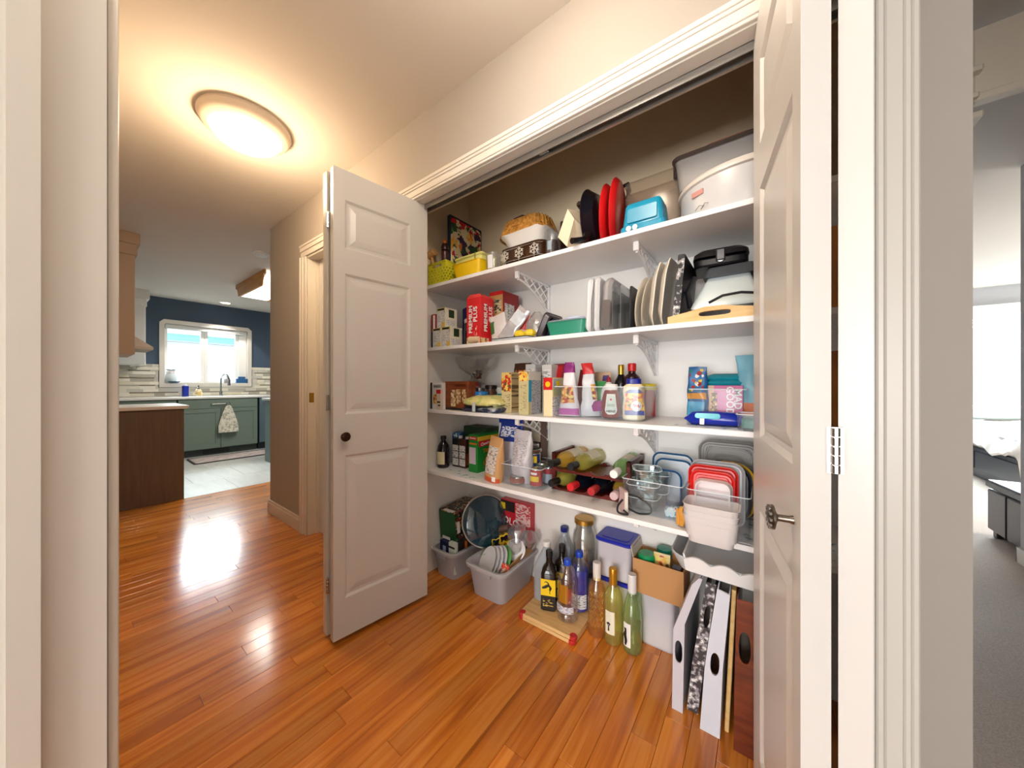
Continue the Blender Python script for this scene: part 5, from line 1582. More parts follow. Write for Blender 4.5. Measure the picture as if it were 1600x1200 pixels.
carton('cookie_box', 'brown and cream box behind the white crinkled bag', 'food box', -1.01, -.94, 1.51, 1.57, S4, .292, M((96, 60, 44), .45), [('f', .1, .95, .62, .98, M((226, 214, 190), .5), 'cream_panel')])
# cans in a clear bin
b4 = thing('clear_bin', 'clear bin on lowest shelf holding food cans', 'bin', (-.922, 1.405, S4 + .0005))
part('bin', bin_b(.236, .235, .098, .0025, .012, .03), CLEARB, b4)
rim(b4, .236, .235, .098)


def can(name, label, x, y, z, r, h, m, bands):
    return bottle(name, label, 'can', x, y, z, can_p(r, h), M((178, 176, 176), .25, .9), body='can_body', labels=[(.006, h - .006, -180, 0, m, 'paper_label', .0006)] + bands)


BLU = M((30, 56, 120), .4)
can('food_can', 'food can with yellow and navy label in the clear bin', -.935, 1.43, S4 + .033, .036, .108, BLU, [(.062, .095, -130, -30, PY_, 'yellow_badge', .0014), (.008, .03, -180, 0, M((150, 60, 40), .4), 'red_foot', .0014), (.034, .046, -110, -50, PW, 'white_lettering', .0016)])
can('food_can', 'small red soup can with yellow panel at bin front', -.862, 1.345, S4 + .005, .031, .084, M((176, 26, 30), .4), [(.026, .05, -135, -40, PY_, 'yellow_badge', .0014), (.058, .068, -120, -55, PW, 'white_lettering', .0014)])
can('food_can', 'flat tuna can at front left of the clear bin', -.965, 1.335, S4 + .004, .040, .036, M((156, 80, 66), .4), [])
can('food_can', 'white and blue can left of the navy labelled one', -.985, 1.415, S4 + .004, .032, .10, PW, [(.05, .08, -130, -30, M((60, 90, 130), .4), 'blue_badge', .0014)])
can('food_can', 'brown can stacked on top of the others in the bin', -.950, 1.435, S4 + .143, .052, .018, M((120, 66, 44), .4), [])
can('food_can', 'grey lidded can on the very top of the can stack', -.950, 1.44, S4 + .162, .036, .022, M((96, 92, 94), .4), [])
can('food_can', 'green can behind the red soup can', -.880, 1.43, S4 + .004, .033, .095, M((96, 110, 90), .4), [(.03, .06, -120, -50, PW, 'white_badge', .0014)])
can('food_can', 'red and pale blue can at right of bin', -.838, 1.42, S4 + .004, .028, .082, M((190, 206, 220), .4), [(.05, .075, -170, -20, M((190, 40, 60), .4), 'red_top', .0014)])
carton('yellow_box', 'yellow and green box between cans and wine rack', 'food box', -.815, -.785, 1.44, 1.53, S4, .115, M((226, 196, 50), .45), [('f', 0, 1, .45, .8, M((90, 150, 110), .45)), ('r', .1, .9, .2, .8, M((240, 214, 90), .45))])
solo('bottle_basin', B().lathe([(.05, 0), (.06, .004), (.062, .03)], 8), CLEARB, 'low clear cup in the front of can bin', 'cup', (-.90, 1.33, S4 + .002)) if False else None
# wine rack with bottles
wr = thing('wine_rack', 'dark red wooden two tier wine rack on lowest shelf', 'wine rack', (-.610, 1.47, S4 + .0006), 1)
RW = wood([(.3, (66, 20, 16)), (.6, (104, 34, 26)), (.8, (84, 26, 20))], (6, 40, 40), .3)
RX, RD = .172, .105
for s in (-1, 1):
    part('side_board', B().box(s * RX - .009, s * RX + .009, -RD, -RD + .022, 0, .172, .002).box(s * RX - .009, s * RX + .009, RD - .022, RD, 0, .172, .002).box(s * RX - .009, s * RX + .009, -RD, RD, .150, .172, .002).box(s * RX - .009, s * RX + .009, -RD, RD, .0, .02, .002), RW, wr, smooth=False)
    for zz in (.078, .125):
        part('screw', B().at((s * RX - .0092, -RD + .011, zz), 0, -90).lathe([(.004, -.001), (.003, .0008), (.001, .001)], 8), CHROME, wr)
for zz in (.0, .086):
    ff = [(-RX, zz + .0), (RX, zz + .0)]
    top = [(RX, zz + .020)]
    for k in range(3, -1, -1):
        cx = -RX + .046 + k * .084
        top += [(cx + .034 * math.cos(R(a)), zz + .020 - .012 * math.sin(R(a))) for a in range(0, 181, 30)]
    top += [(-RX, zz + .020)]
    for yy in (-RD + .008, RD - .008):
        b = B().at((0, yy, 0), 90)
        b.prism(ff + top, -.007, .007)
        part('rail', b, RW, wr, smooth=False)
    part('slat_shelf', B().box(-RX, RX, -RD + .014, RD - .014, zz + .001, zz + .009), RW, wr)


def glass_c(c, base=.35):
    return clear(tuple(min(255, v + 30) for v in c), .14, .04, base, tuple(min(255, v + 18) for v in c))


WG = [glass_c((206, 200, 90)), glass_c((226, 190, 70)), glass_c((150, 196, 120)), M((14, 18, 30), .1)]
k = 0
for row, cells in ((1, ((0, 1, PK, 'golden wine bottle lying in rack top row, leftmost'), (1, 0, PK, 'yellow green wine bottle lying second in rack top row'), (3, 2, PW, 'pale green wine bottle with white cap in rack top row'))),
                   (0, ((0, 0, PK, 'yellow green wine bottle with black cap in rack bottom row'), (1, 3, M((206, 36, 44), .35), 'dark wine bottle with bright red cap in rack bottom row'), (2, 3, M((176, 44, 48), .35), 'dark wine bottle with dull red cap in rack bottom row'), (3, 1, M((206, 176, 180), .4), 'golden wine bottle with pinkish cap in rack bottom row')))):
    for c_, gm, cm, lb in cells:
        cx = -.610 - RX + .046 + c_ * .084
        z = S4 + .0006 + .086 * row + .010 + .0375
        tilt = 88.5
        o = bottle('wine_bottle', lb, 'wine bottle', cx, 1.585, z, scaled(WINEP, 1), WG[gm], cap=FOIL(cm), labels=[(.05, .15, 20, 160, M((222, 214, 186), .5)) if gm != 3 else (.05, .15, 20, 160, M((200, 196, 190), .5))], rx=90)
        o.rotation_euler = (R(90), 0, R((c_ * 37 % 7) - 3))
# card with cords
tg = thing('recipe_card', 'folded white and pink card with black cord standing at rack end', 'card', (-.432, 1.288, S4 + .001), 40)
part('cover', B().at((-.006, 0, 0), 0, 8).box(-.002, .002, -.03, .03, 0, .085).at((.010, 0, 0), 0, -8).box(-.002, .002, -.03, .03, 0, .085), M((206, 176, 176), .5), tg)
part('edge', B().box(-.004, .008, -.032, -.028, .006, .08), M((236, 226, 214), .5), tg)
part('cord', B().tube(smooth([(.012, -.01, .07), (.05, -.03, .06), (.085, -.045, .035), (.085, -.05, .008), (.045, -.04, .004), (.010, -.03, .02)]), .0036, 6).tube(smooth([(-.008, -.02, .05), (-.03, -.03, .03), (-.03, -.035, .008), (.0, -.05, .005), (-.015, -.045, .02)]), .0036, 6), M((20, 20, 24), .6), tg, 'black cord loops')
# glass containers and lids in a clear bin
b5 = thing('clear_bin', 'clear bin on lowest shelf filled with glass food containers', 'bin', (-.332, 1.42, S4 + .0005))
part('bin', bin_b(.215, .25, .125, .0025, .012, .03), CLEARB, b5)
rim(b5, .215, .25, .125)
GB_ = clear((240, 246, 246), .34, .02, .02)
for k, (x, y, z, w, h) in enumerate(((-.375, 1.37, .004, .11, .045), (-.375, 1.37, .052, .115, .05), (-.365, 1.45, .004, .12, .06), (-.36, 1.44, .068, .12, .06), (-.37, 1.39, .105, .10, .05))):
    o = thing('glass_container', ['square glass container lowest at the bin front', 'square glass container second from the bottom at front', 'square glass container lowest at the bin back', 'square glass container tilted on top at the back', 'round-cornered glass container on top of the front pile'][k], 'food container', (x, y, S4 + z), 5 * k, 'glass food containers', 4 * (k % 3))
    part('dish', bin_b(w, w * .8, h, .004, .022, .14, .004), GB_, o)
    rim(o, w + .006, w * .8 + .006, h, .024)
BLD = M((26, 84, 130), .3)
for k, (x, y, hh, ww) in enumerate(((-.30, 1.50, .195, .15), (-.292, 1.482, .175, .135), (-.318, 1.455, .135, .12))):
    o = thing('container_lid', ['clear lid with blue rim standing tallest in the bin', 'clear lid with blue rim, middle one in the bin', 'clear lid with blue rim, lowest one in the bin'][k], 'lid', (x, y, S4 + .004), 0, 'blue rimmed lids', -4)
    b = B().at((0, 0, hh / 2), 90)
    b.rbox(ww, hh, -.001, .001, .03, .0003, 4)
    part('panel', b, CLEARB, o)
    part('rim', B().tube([(a, 0, c_ + hh / 2) for a, c_ in rr(ww, hh, .03, 5)], .0042, 6, True), BLD, o, 'dark blue rim')
ppk = solo('patterned_packet', B().stack([(0, rr(.06, .035, .008)), (.02, rr(.07, .045, .01)), (.035, rr(.05, .02, .008))]).jitter(.007, 40, 2), blobs((206, 226, 232), [(90, 160, 190), (230, 240, 244), (60, 120, 160)], 80, .5), 'blue and white packet right of the glass containers', 'packet', (-.255, 1.335, S4 + .004))
# right bin: lids and tubs
b6 = thing('clear_bin', 'clear bin at right end of lowest shelf holding red lids', 'bin', (-.118, 1.405, S4 + .0005))
part('bin', bin_b(.18, .29, .135, .0025, .012, .03), CLEARB, b6)
rim(b6, .18, .29, .135)


def lid(name, label, x, y, z, w, h, m, rx, r=.03, ring=None, group=None, ry=0):
    o = thing(name, label, 'lid', (x, y, z), 0, group, rx, ry)
    q = lambda e: rr(w - 2 * e, h - 2 * e, max(r - e, .004), 5)
    b = B().at((0, 0, h / 2), 90)
    b.stack([(-.003, q(.002)), (.006, q(0)), (.007, q(.004)), (.002, q(.010)), (.002, q(.016)), (.006, q(.018)), (.006, q(.026)), (.003, q(.028))])
    part('lid', b, m, o)
    if ring:
        part('rim', B().tube([(a, -.004, c_ + h / 2) for a, c_ in rr(w - .012, h - .012, r, 5)], .005, 6, True), ring, o)
    return o


REDL = M((206, 30, 28), .3)
lid('container_lid', 'big red square lid standing in the right bin', -.138, 1.325, S4 + .008, .15, .200, REDL, -6, .03)
lid('container_lid', 'second red lid just in front of the first', -.138, 1.308, S4 + .008, .132, .185, M((222, 36, 30), .3), -6, .03)
lid('container_lid', 'pale grey lid right behind the red ones', -.128, 1.345, S4 + .008, .165, .214, M((168, 168, 172), .35), -6, .035)
lid('container_lid', 'dark lid with yellow rim behind the pale grey lid', -.098, 1.42, S4 + .008, .165, .205, M((34, 34, 40), .35), -5, .06, M((226, 180, 40), .4))
lid('container_lid', 'plain dark lid further back in the right bin', -.112, 1.395, S4 + .008, .165, .205, M((30, 32, 40), .35), -5, .06)
gl_ = lid('container_lid', 'large grey lid with raised rings at the very back', -.105, 1.505, S4 + .004, .20, .268, M((140, 138, 134), .4), -4, .04)
b = B().at((0, -.006, .19), 90)
b.tube([(x, y, 0) for x, y in rr(.145, .10, .03, 5)], .003, 6, True).tube([(x, y, 0) for x, y in rr(.09, .045, .02, 5)], .003, 6, True)
part('raised_ring', b, M((150, 148, 144), .4), gl_)
MILK = clear((252, 249, 249), .10, .2, .40, (255, 252, 252))
o = thing('food_container', 'pink-tinted clear container upright before the red lids', 'food container', (-.132, 1.275, S4 + .010), 0, None, -8)
b = B().at((0, 0, .082), 90)
b.stack([(-.004, rr(.112, .160, .025, 4)), (.03, rr(.10, .148, .022, 4)), (.031, rr(.09, .138, .02, 4)), (-.002, rr(.105, .152, .022, 4))])
part('dish', b, MILK, o)
for k in range(4):
    o = thing('food_tub', ['cloudy white tub at the bottom of the front stack', 'cloudy white tub second in the front stack', 'cloudy white tub third in the front stack', 'cloudy white tub topmost of the front stack'][k], 'food container', (-.128, 1.212, S4 + .001 + .018 * k), 0, 'nested cloudy tubs', 0)
    part('tub', bin_b(.148 if k else .132, .105, .062, .0015, .02, .10, .002), MILK, o)
solo('yellow_wrap_bundle', B().tube([(0, 0, .005), (.004, 0, .03), (-.003, 0, .055), (.002, 0, .07)], [.008, .011, .009, .005], 8).tube([(-.012, .005, .005), (-.01, .005, .03), (-.014, .005, .06)], [.006, .008, .004], 8), M((214, 150, 60), .5), 'orange yellow twist packet left of the cloudy tubs', 'packet', (-.222, 1.262, S4 + .001))
solo('dark_lid_stack', B().at((0, 0, .07), 0, 90).rbox(.13, .10, -.012, .012, .02, .004), M((70, 72, 80), .4), 'grey flat box on edge right of the clear bin', 'box', (-.008, 1.30, S4 + .001))
# ------------------------------------------------ closet floor


def tote(label, x, y, w, d, h, rz):
    o = thing('storage_tote', label, 'tote', (x, y, .0008), rz)
    GT = M((172, 170, 176), .4)
    part('tub', bin_b(w, d, h, .004, .035, .14, .0), GT, o)
    part('rim', B().stack([(h - .012, rr(w + .004, d + .004, .04, 4)), (h - .010, rr(w + .030, d + .030, .05, 4)), (h + .004, rr(w + .034, d + .034, .05, 4)), (h + .008, rr(w + .024, d + .024, .048, 4)), (h + .006, rr(w - .008, d - .008, .036, 4)), (h - .012, rr(w - .006, d - .006, .036, 4))], loop=True), M((184, 182, 188), .35), o)
    for s in (-1, 1):
        part('handle', B().rbox(w * .42, .012, h - .034, h - .008, .004, .003, 2, 0, s * (d / 2 + .008)), M((162, 160, 166), .4), o)
    return o


tote('left grey storage tote in the closet corner', -1.452, 1.435, .18, .32, .150, 0)
tote('right grey storage tote, full of plates and bags', -1.133, 1.430, .235, .33, .162, 2)
XM = blobs((22, 28, 34), [(150, 40, 46), (46, 100, 60), (206, 140, 60), (30, 60, 60), (206, 196, 170)], 85, .5, .35)
xb = carton('gift_box', 'dark green patterned carton lying on the left tote', 'box', -1.538, -1.400, 1.34, 1.56, .198, .168, M((16, 78, 42), .4), [('r', 0, 1, 0, 1, XM, 'patterned_side'), ('t', 0, 1, 0, 1, XM, 'patterned_top'), ('f', .15, .6, .0, .10, PW, 'sticker'), ('t', .2, .8, .03, .14, PW, 'white_badge'), ('r', .04, .14, .3, .7, PW, 'white_badge')], rx=5)
carton('navy_packet', 'navy packet at the front of left tote', 'packet', -1.515, -1.43, 1.315, 1.345, .03, .155, M((22, 30, 80), .4), [('f', .3, .6, .55, .85, M((190, 200, 230), .5), 'white_digit')])
carton('white_notepad', 'white notepad standing in the left tote', 'notepad', -1.425, -1.375, 1.30, 1.325, .03, .175, M((214, 226, 218), .5), [('f', 0, 1, .82, .88, PK)])
carton('plaid_packet', 'dark brown packet with orange spot in left tote', 'packet', -1.40, -1.372, 1.40, 1.50, .03, .17, M((50, 36, 34), .5), [('f', .2, .8, .6, .9, PO)])
pl_ = thing('pan_lid', 'large blue tinted glass pan lid leaning between the totes', 'pan lid', (-1.272, 1.445, .315), 0)
pl_.rotation_euler = (R(72), R(0), R(62))
part('glass', B().lathe([(.137, 0), (.12, .014), (.08, .026), (.03, .032), (.001, .033)], 40, cap0=False), clear((70, 120, 140), .3, .05, .45, (40, 84, 104)), pl_)
part('rim', B().lathe([(.136, -.004), (.143, -.004), (.144, .004), (.137, .005), (.136, -.004)], 40, cap0=False, cap1=False), CHROME, pl_, 'steel rim')
cp = carton('cup_pack', 'pack of red plastic cups behind the right tote', 'cup pack', -1.245, -1.035, 1.550, 1.597, .19, .23, M((196, 24, 44), .35), [('f', 0, .48, .72, .98, PK, 'black_panel'), ('f', 0, .16, .76, .92, PY_, 'yellow_panel'), ('f', .12, .5, .02, .3, M((80, 40, 130), .4), 'purple_print'), ('f', .52, 1, .45, .98, lines((226, 190, 190), (190, 60, 70), 60, 2, .5), 'cup_rims')], [('f', .3, .48, .055, 'SOLO', PW, -6)])
for k in range(5):
    o = solo('dinner_plate', B().lathe([(.001, 0), (.05, 0), (.058, .004), (.076, .009), (.078, .011), (.074, .011), (.055, .006), (.001, .003)], 36), [M((226, 226, 230), .3), M((120, 196, 110), .35)][k >= 4], ['white plate standing foremost in the right tote', 'white plate second from front in the right tote', 'white plate third from front in the right tote', 'white plate fourth from front in the right tote', 'light green plate behind the white plates'][k], 'plate', (-1.166 + .017 * k, 1.348 + .011 * k, .152 + .002 * k), -28, 'plates in the right tote', 60)
solo('green_bowl', B().lathe([(.02, 0), (.036, .014), (.05, .032), (.047, .032), (.033, .016), (.001, .005)], 24), M((70, 170, 70), .35), 'green bowl at left behind the white plates', 'bowl', (-1.222, 1.43, .150), 0, None, 20, -30)
cl_ = M((232, 196, 40), .5)
for k, (x, y, z, rx, rz) in enumerate(((-1.19, 1.45, .20, 70, 20), (-1.155, 1.47, .235, 100, 50), (-1.13, 1.44, .205, 50, -30))):
    fo_ = thing('cookie_cutter', ['yellow scalloped cookie cutter at left in the tote', 'yellow scalloped cookie cutter topmost in the tote', 'yellow scalloped cookie cutter beside the white lid'][k], 'cookie cutter', (x, y, z), rz, 'yellow cookie cutters', rx)
    o1 = [(.032 * (1 + .18 * math.cos(5 * a)) * math.cos(a), .032 * (1 + .18 * math.cos(5 * a)) * math.sin(a)) for a in [R(9 * q) for q in range(40)]]
    part('rim', B().stack([(0, o1), (.012, o1), (.012, [(a * .86, b_ * .86) for a, b_ in o1]), (0, [(a * .86, b_ * .86) for a, b_ in o1])], loop=True), cl_, fo_)
    part('wall', B().stack([(-.022, [(a * .9, b_ * .9) for a, b_ in o1]), (0, [(a * .9, b_ * .9) for a, b_ in o1])], cap0=False, cap1=False), clear((226, 206, 150), .2, .1, .2, (206, 180, 110)), fo_)
solo('container_lid', B().lathe([(.001, 0), (.052, 0), (.055, .003), (.055, .011), (.048, .013), (.001, .013)], 28), M((232, 232, 234), .35), 'round white tub cover leaning in the right tote', 'tub', (-1.065, 1.455, .205), 20, None, 62)
solo('red_check_packet', B().stack([(0, rr(.05, .03, .006)), (.06, rr(.05, .02, .006)), (.075, rr(.04, .006, .002))]), blobs((226, 90, 60), [(206, 40, 36), (236, 220, 210)], 70, .5), 'red and white packet at the front of right tote', 'packet', (-1.05, 1.345, .105))
cbd = thing('cardboard_sheet', 'tan cardboard strip along the right side of the tote', 'cardboard', (-1.03, 1.44, .150), -4, None, 16, 10)
part('sheet', B().box(-.0025, .0025, -.13, .13, .0, .045), M((176, 132, 84), .7), cbd)
for k, (x, y, z, r_) in enumerate(((-1.09, 1.50, .265, .055), (-1.02, 1.52, .25, .05), (-1.07, 1.45, .22, .04))):
    bb = B().stack([(-r_ * .8, circ(r_ * .5, 16)), (-r_ * .3, circ(r_ * .95, 16)), (r_ * .2, circ(r_, 16)), (r_ * .7, circ(r_ * .7, 16)), (r_ * .95, circ(r_ * .2, 16))]).jitter(r_ * .28, 30, k)
    solo('plastic_bag', bb, clear((248, 248, 250), .34, .1, .14, (220, 220, 224)), ['crumpled clear bag at back of the right tote', 'crumpled clear bag at back right of the tote', 'crumpled clear bag beside the white round cover'][k], 'plastic bag', (x, y, z), 0, 'crumpled clear bags', ang=18)
solo('foil_roll', B().at((0, 0, 0), 0, 72, 20).lathe([(.02, -.06), (.022, -.058), (.022, .058), (.02, .06)], 16), M((126, 100, 92), .3, .5), 'brown grey foil roll lying across the tote rim', 'roll', (-1.215, 1.50, .262))
# cutting boards with red corners
CBW = wood([(.3, (196, 150, 92)), (.5, (222, 184, 126)), (.7, (206, 164, 106))], (4, 60, 40), .45)
cbx, cby, cw, cd = -.775, 1.405, .285, .262
for k in range(2):
    o = thing('cutting_board', ['lower wooden cutting board with red rubber corners on the floor', 'upper wooden cutting board with red corners under the bottles'][k], 'cutting board', (cbx, cby, .001 + .0165 * k), 1.5 * k)
    part('board', B().rbox(cw, cd, 0, .015, .018, .002, 3), CBW, o)
    for sx in (-1, 1):
        for sy in (-1, 1):
            part('corner', B().rbox(.034, .034, -.0003, .0158, .016, .003, 3, sx * (cw / 2 - .014), sy * (cd / 2 - .014)), M((190, 36, 34), .5), o, 'red rubber corner')
TOPB = .034
# vinegar jugs
JG = clear((236, 240, 244), .14, .12, .34, (216, 222, 230))


def jug(label, x, y, h, w, capm, rz, z):
    o = thing('vinegar_jug', label, 'jug', (x, y, z), rz)
    r = w * .16
    part('jug_body', B().stack([(0, rr(w * .9, w * .9, r)), (.006, rr(w, w, r)), (h * .56, rr(w, w, r)), (h * .64, rr(w * .94, w * .94, r)), (h * .90, rr(w * .34, w * .34, w * .15)), (h * .93, rr(.036, .036, .0178)), (h * .945, rr(.036, .036, .0178))]), JG, o)
    part('contents', B().stack([(.006, rr(w * .93, w * .93, r)), (h * .45, rr(w * .95, w * .95, r))]), clear((206, 212, 222), .1, .1, .3, (190, 196, 208)), o)
    part('handle', B().tube([(w * .12, -w * .14, h * .88), (w * .38, -w * .38, h * .74), (w * .40, -w * .42, h * .58)], [.010, .012, .012], 8), JG, o)
    part('cap', B().at((0, 0, h * .94)).lathe([(.019, 0), (.020, .002), (.020, .022), (.018, .025), (.001, .025)], 16), capm, o)
    return o


jug('cloudy vinegar jug with white cap at left of the cutting board', -.865, 1.445, .272, .105, PW, 8, TOPB)
jug('cloudy jug with navy cap standing behind the white capped jug', -.835, 1.572, .345, .105, M((26, 36, 120), .4), 4, .001)
# olive oil
OIL = M((30, 20, 12), .1)


def oil(label, x, y, rz):
    o = thing('oil_bottle', label, 'bottle', (x, y, TOPB + .0006), rz)
    w = .072
    part('glass_body', B().stack([(0, rr(w * .92, w * .92, .01)), (.005, rr(w, w, .012)), (.165, rr(w, w, .012)), (.19, rr(w * .85, w * .85, .02)), (.208, rr(.034, .034, .0165)), (.218, rr(.030, .030, .0149)), (.245, rr(.030, .030, .0149))]), OIL, o)
    part('cap', B().at((0, 0, .240)).lathe([(.0165, 0), (.0165, .028), (.015, .030), (.001, .030)], 16), M((24, 20, 18), .4), o)
    part('yellow_label', B().at((0, -w / 2, .108), 90).box(-.0345, .0345, -.036, .040, -.002, .0008), M((238, 202, 24), .45), o)
    part('black_label', B().at((0, -w / 2, .040), 90).box(-.0345, .0345, -.034, .032, -.002, .0008), M((26, 22, 22), .45), o)
    part('bird_print', B().at((.002, -w / 2 - .0009, .112), 90).tube([(-.030, -.006, 0), (-.014, .001, 0), (-.003, .008, 0), (.006, .004, 0), (.010, -.004, 0), (.006, -.014, 0)], [.0042, .007, .0065, .005, .006, .004], 8, flat=.12).tube([(.004, .006, 0), (-.002, .020, 0), (-.013, .026, 0), (-.020, .020, 0)], [.0035, .003, .0025, .0012], 6, flat=.2).tube([(.007, -.013, 0), (.006, -.028, 0), (.010, -.030, 0)], [.0022, .0016, .0012], 5, flat=.2), M((30, 24, 18), .5), o, 'black bird print')
    part('small_print', B().at((0, -w / 2 - .0002, .040), 90).box(-.024, .024, -.018, .016, -.002, .0014), lines((26, 22, 22), (206, 176, 80), 70, 2, .52), o, 'gold small print')
    return o


oil('dark olive oil bottle with yellow and black label', -.818, 1.388, 22)
oil('second dark oil bottle behind the labelled one', -.795, 1.475, 10)
PETP = [(.038, 0), (.046, .006), (.047, .03), (.044, .036), (.047, .042), (.047, .12), (.045, .128), (.047, .136), (.046, .185), (.034, .222), (.017, .242), (.014, .252)]
PET = clear((250, 251, 253), .2, .04, .02)
BC = ([(.0165, .242), (.0175, .244), (.0175, .264), (.0155, .268), (.001, .268)], M((20, 70, 190), .35))
bottle('water_bottle', 'clear water bottle with blue cap before the oil bottle', 'bottle', -.712, 1.372, TOPB, PETP, PET, cap=BC, labels=[(.045, .075, -150, -30, lines((206, 204, 214), (120, 116, 130), 140), 'white_print'), (.09, .17, -120, -60, clear((240, 200, 110), .1, .1, .35, (214, 160, 50)), 'amber_label')])
bottle('blue_drink_bottle', 'clear bottle of bright blue liquid behind the water bottle', 'bottle', -.700, 1.468, TOPB, PETP, PET, cap=BC, fill=(.19, clear((40, 90, 235), .1, .1, .55, (14, 60, 220))), labels=[(.02, .085, -150, -20, lines((224, 226, 232), (110, 112, 124), 130), 'white_label')])
bottle('syrup_bottle', 'dark red syrup bottle between water and blue bottle', 'bottle', -.745, 1.44, TOPB, [(.026, 0), (.03, .005), (.03, .12), (.02, .16), (.013, .175), (.013, .20)], M((80, 16, 18), .15), cap=([(.016, .195), (.016, .222), (.001, .224)], M((96, 40, 40), .4)), labels=[(.03, .1, -120, -20, PR)])
# wine bottles on the floor
GS = M((206, 176, 96), .3, .6)
w1 = bottle('wine_bottle', 'amber wine bottle with white cap and gold script', 'wine bottle', -.585, 1.405, 0, scaled(WINEP, 1.06), clear((252, 242, 206), .14, .03, .02), cap=([(r * 1.06, z * 1.06) for r, z in FOIL(0)[0]], M((226, 220, 212), .4)), fill=(.215, clear((253, 230, 170), .05, .1, .16, (236, 176, 70))))
scr = B()
for i in range(6):
    z = .06 + .026 * i
    pts = []
    for q in range(15):
        a = R(-115 + 6.2 * q)
        rr_ = .0402
        pts.append((rr_ * math.cos(a), rr_ * math.sin(a), z + .009 * math.sin(q * 1.9 + i * 1.3) + .0035 * math.sin(q * 3.7)))
    scr.tube(pts, .0012, 4)
part('gold_script', scr, GS, w1, 'gold looping script')
w2 = bottle('wine_bottle', 'pale wine bottle with gold cap and cream tree label', 'wine bottle', -.512, 1.405, 0, scaled(WINEP, 1.05), clear((246, 249, 220), .14, .03, .02), cap=([(r * 1.05, z * 1.05) for r, z in FOIL(0)[0]], M((206, 150, 40), .3, .7)), fill=(.225, clear((254, 251, 214), .05, .1, .14, (246, 238, 150))), labels=[(.05, .145, -122, -62, M((232, 226, 206), .5))])
ca2, sa2 = math.cos(R(-98)), math.sin(R(-98))
tg_ = B().at((.0402 * ca2, .0402 * sa2, .08), 90, 0, -8)
tg_.tube([(0, -.016, 0), (0, .004, 0), (-.006, .014, 0)], [.004, .0025, .001], 5, flat=.2).tube([(0, .002, 0), (.007, .014, 0)], [.002, .001], 5, flat=.2).tube([(-.008, .012, 0), (0, .016, 0), (.008, .012, 0)], [.003, .005, .003], 6, flat=.15)
part('tree_print', tg_, PK, w2, 'black tree print')
w3 = bottle('wine_bottle', 'pale green wine bottle with white cap, rightmost on floor', 'wine bottle', -.432, 1.405, 0, [(.033, 0), (.038, .008), (.038, .14), (.034, .175), (.024, .215), (.0155, .245), (.0145, .29), (.016, .292), (.016, .305), (.001, .305)], clear((232, 246, 230), .14, .03, .03, (190, 220, 190)), cap=([(.0162, .236), (.0168, .245), (.0176, .29), (.0176, .31), (.016, .313), (.001, .313)], M((226, 226, 226), .4)), fill=(.225, clear((247, 250, 226), .05, .1, .14, (226, 232, 170))), labels=[(.03, .125, -130, -82, M((236, 234, 230), .5))])
ca3, sa3 = math.cos(R(-115)), math.sin(R(-115))
t3 = B().at((.0392 * ca3, .0392 * sa3, .07), 90, 0, -25)
t3.tube([(0, -.035, 0), (.003, -.015, 0), (-.002, .005, 0), (.001, .022, 0), (-.001, .034, 0)], [.004, .007, .008, .005, .006], 7, flat=.15)
part('figure_print', t3, PK, w3, 'black abstract print')
# gallon jar on a dark box, blue lidded containers
solo('storage_crate', B().rbox(.13, .12, 0, .185, .01, .003), M((44, 34, 36), .5), 'dark box under the big glass jar behind bottles', 'box', (-.705, 1.535, .0008))
gj = thing('glass_jar', 'large clear jar with gold lid behind the bottles', 'jar', (-.705, 1.535, .187))
part('glass_body', B().lathe([(.05, 0), (.056, .006), (.057, .15), (.05, .19), (.042, .205), (.042, .235), (.038, .235), (.038, .205), (.05, .17), (.052, .01), (.001, .006)], 28), clear((250, 250, 247), .25, .03, .02), gj)
part('contents', B().lathe([(.04, .008), (.050, .01), (.050, .075), (.03, .085), (.001, .08)], 20).jitter(.006, 40), clear((140, 110, 110), .15, .1, .5, (96, 66, 62)), gj)
part('lid', B().lathe([(.046, .228), (.048, .230), (.048, .250), (.045, .254), (.001, .254)], 28), M((186, 146, 70), .3, .8), gj, 'gold lid')
TB = clear((246, 246, 249), .12, .15, .45, (242, 240, 246))
BL_ = M((24, 40, 168), .35)


def tub(label, x, y, z, w, d, h, lidm, fillh, rz=0):
    o = thing('lidded_container', label, 'container', (x, y, z), rz)
    part('tub', bin_b(w, d, h, .003, .02, .06), TB, o)
    part('contents', B().rbox(w * .92, d * .92, .004, fillh, .018, .003), M((228, 222, 220), .6), o)
    if lidm:
        part('lid', B().rbox(w + .014, d + .014, h - .004, h + .014, .026, .006, 4).rbox(w - .03, d - .03, h + .012, h + .017, .02, .002, 4), lidm, o, 'royal blue lid')
    return o


tub('lower white container with blue lid behind wine bottles', -.535, 1.53, .001, .155, .125, .208, BL_, .19)
tub('upper white container with royal blue lid', -.535, 1.53, .228, .158, .135, .160, BL_, .08)
tub('white translucent flour bin under the cardboard box', -.352, 1.53, .001, .136, .12, .215, None, .16)
bx = thing('cardboard_box', 'open brown cardboard box of jars on the flour bin', 'box', (-.345, 1.525, .2205), 0)
KRB = M((192, 142, 90), .65)
for nm, a in (('front_panel', (-.098, .098, -.075, -.072, 0, .14)), ('back_panel', (-.098, .098, .058, .061, 0, .14)), ('side_panel', (-.098, -.095, -.072, .058, 0, .14)), ('side_panel', (.095, .098, -.072, .058, 0, .14)), ('bottom', (-.095, .095, -.072, .058, .0, .003))):
    part(nm, B().box(*a), KRB, bx, smooth=False)
part('flap', B().at((-.098, 0, .14), 0, -12).box(-.002, .001, -.07, .058, 0, .045), M((206, 196, 182), .65), bx, 'pale inner flap', smooth=False)
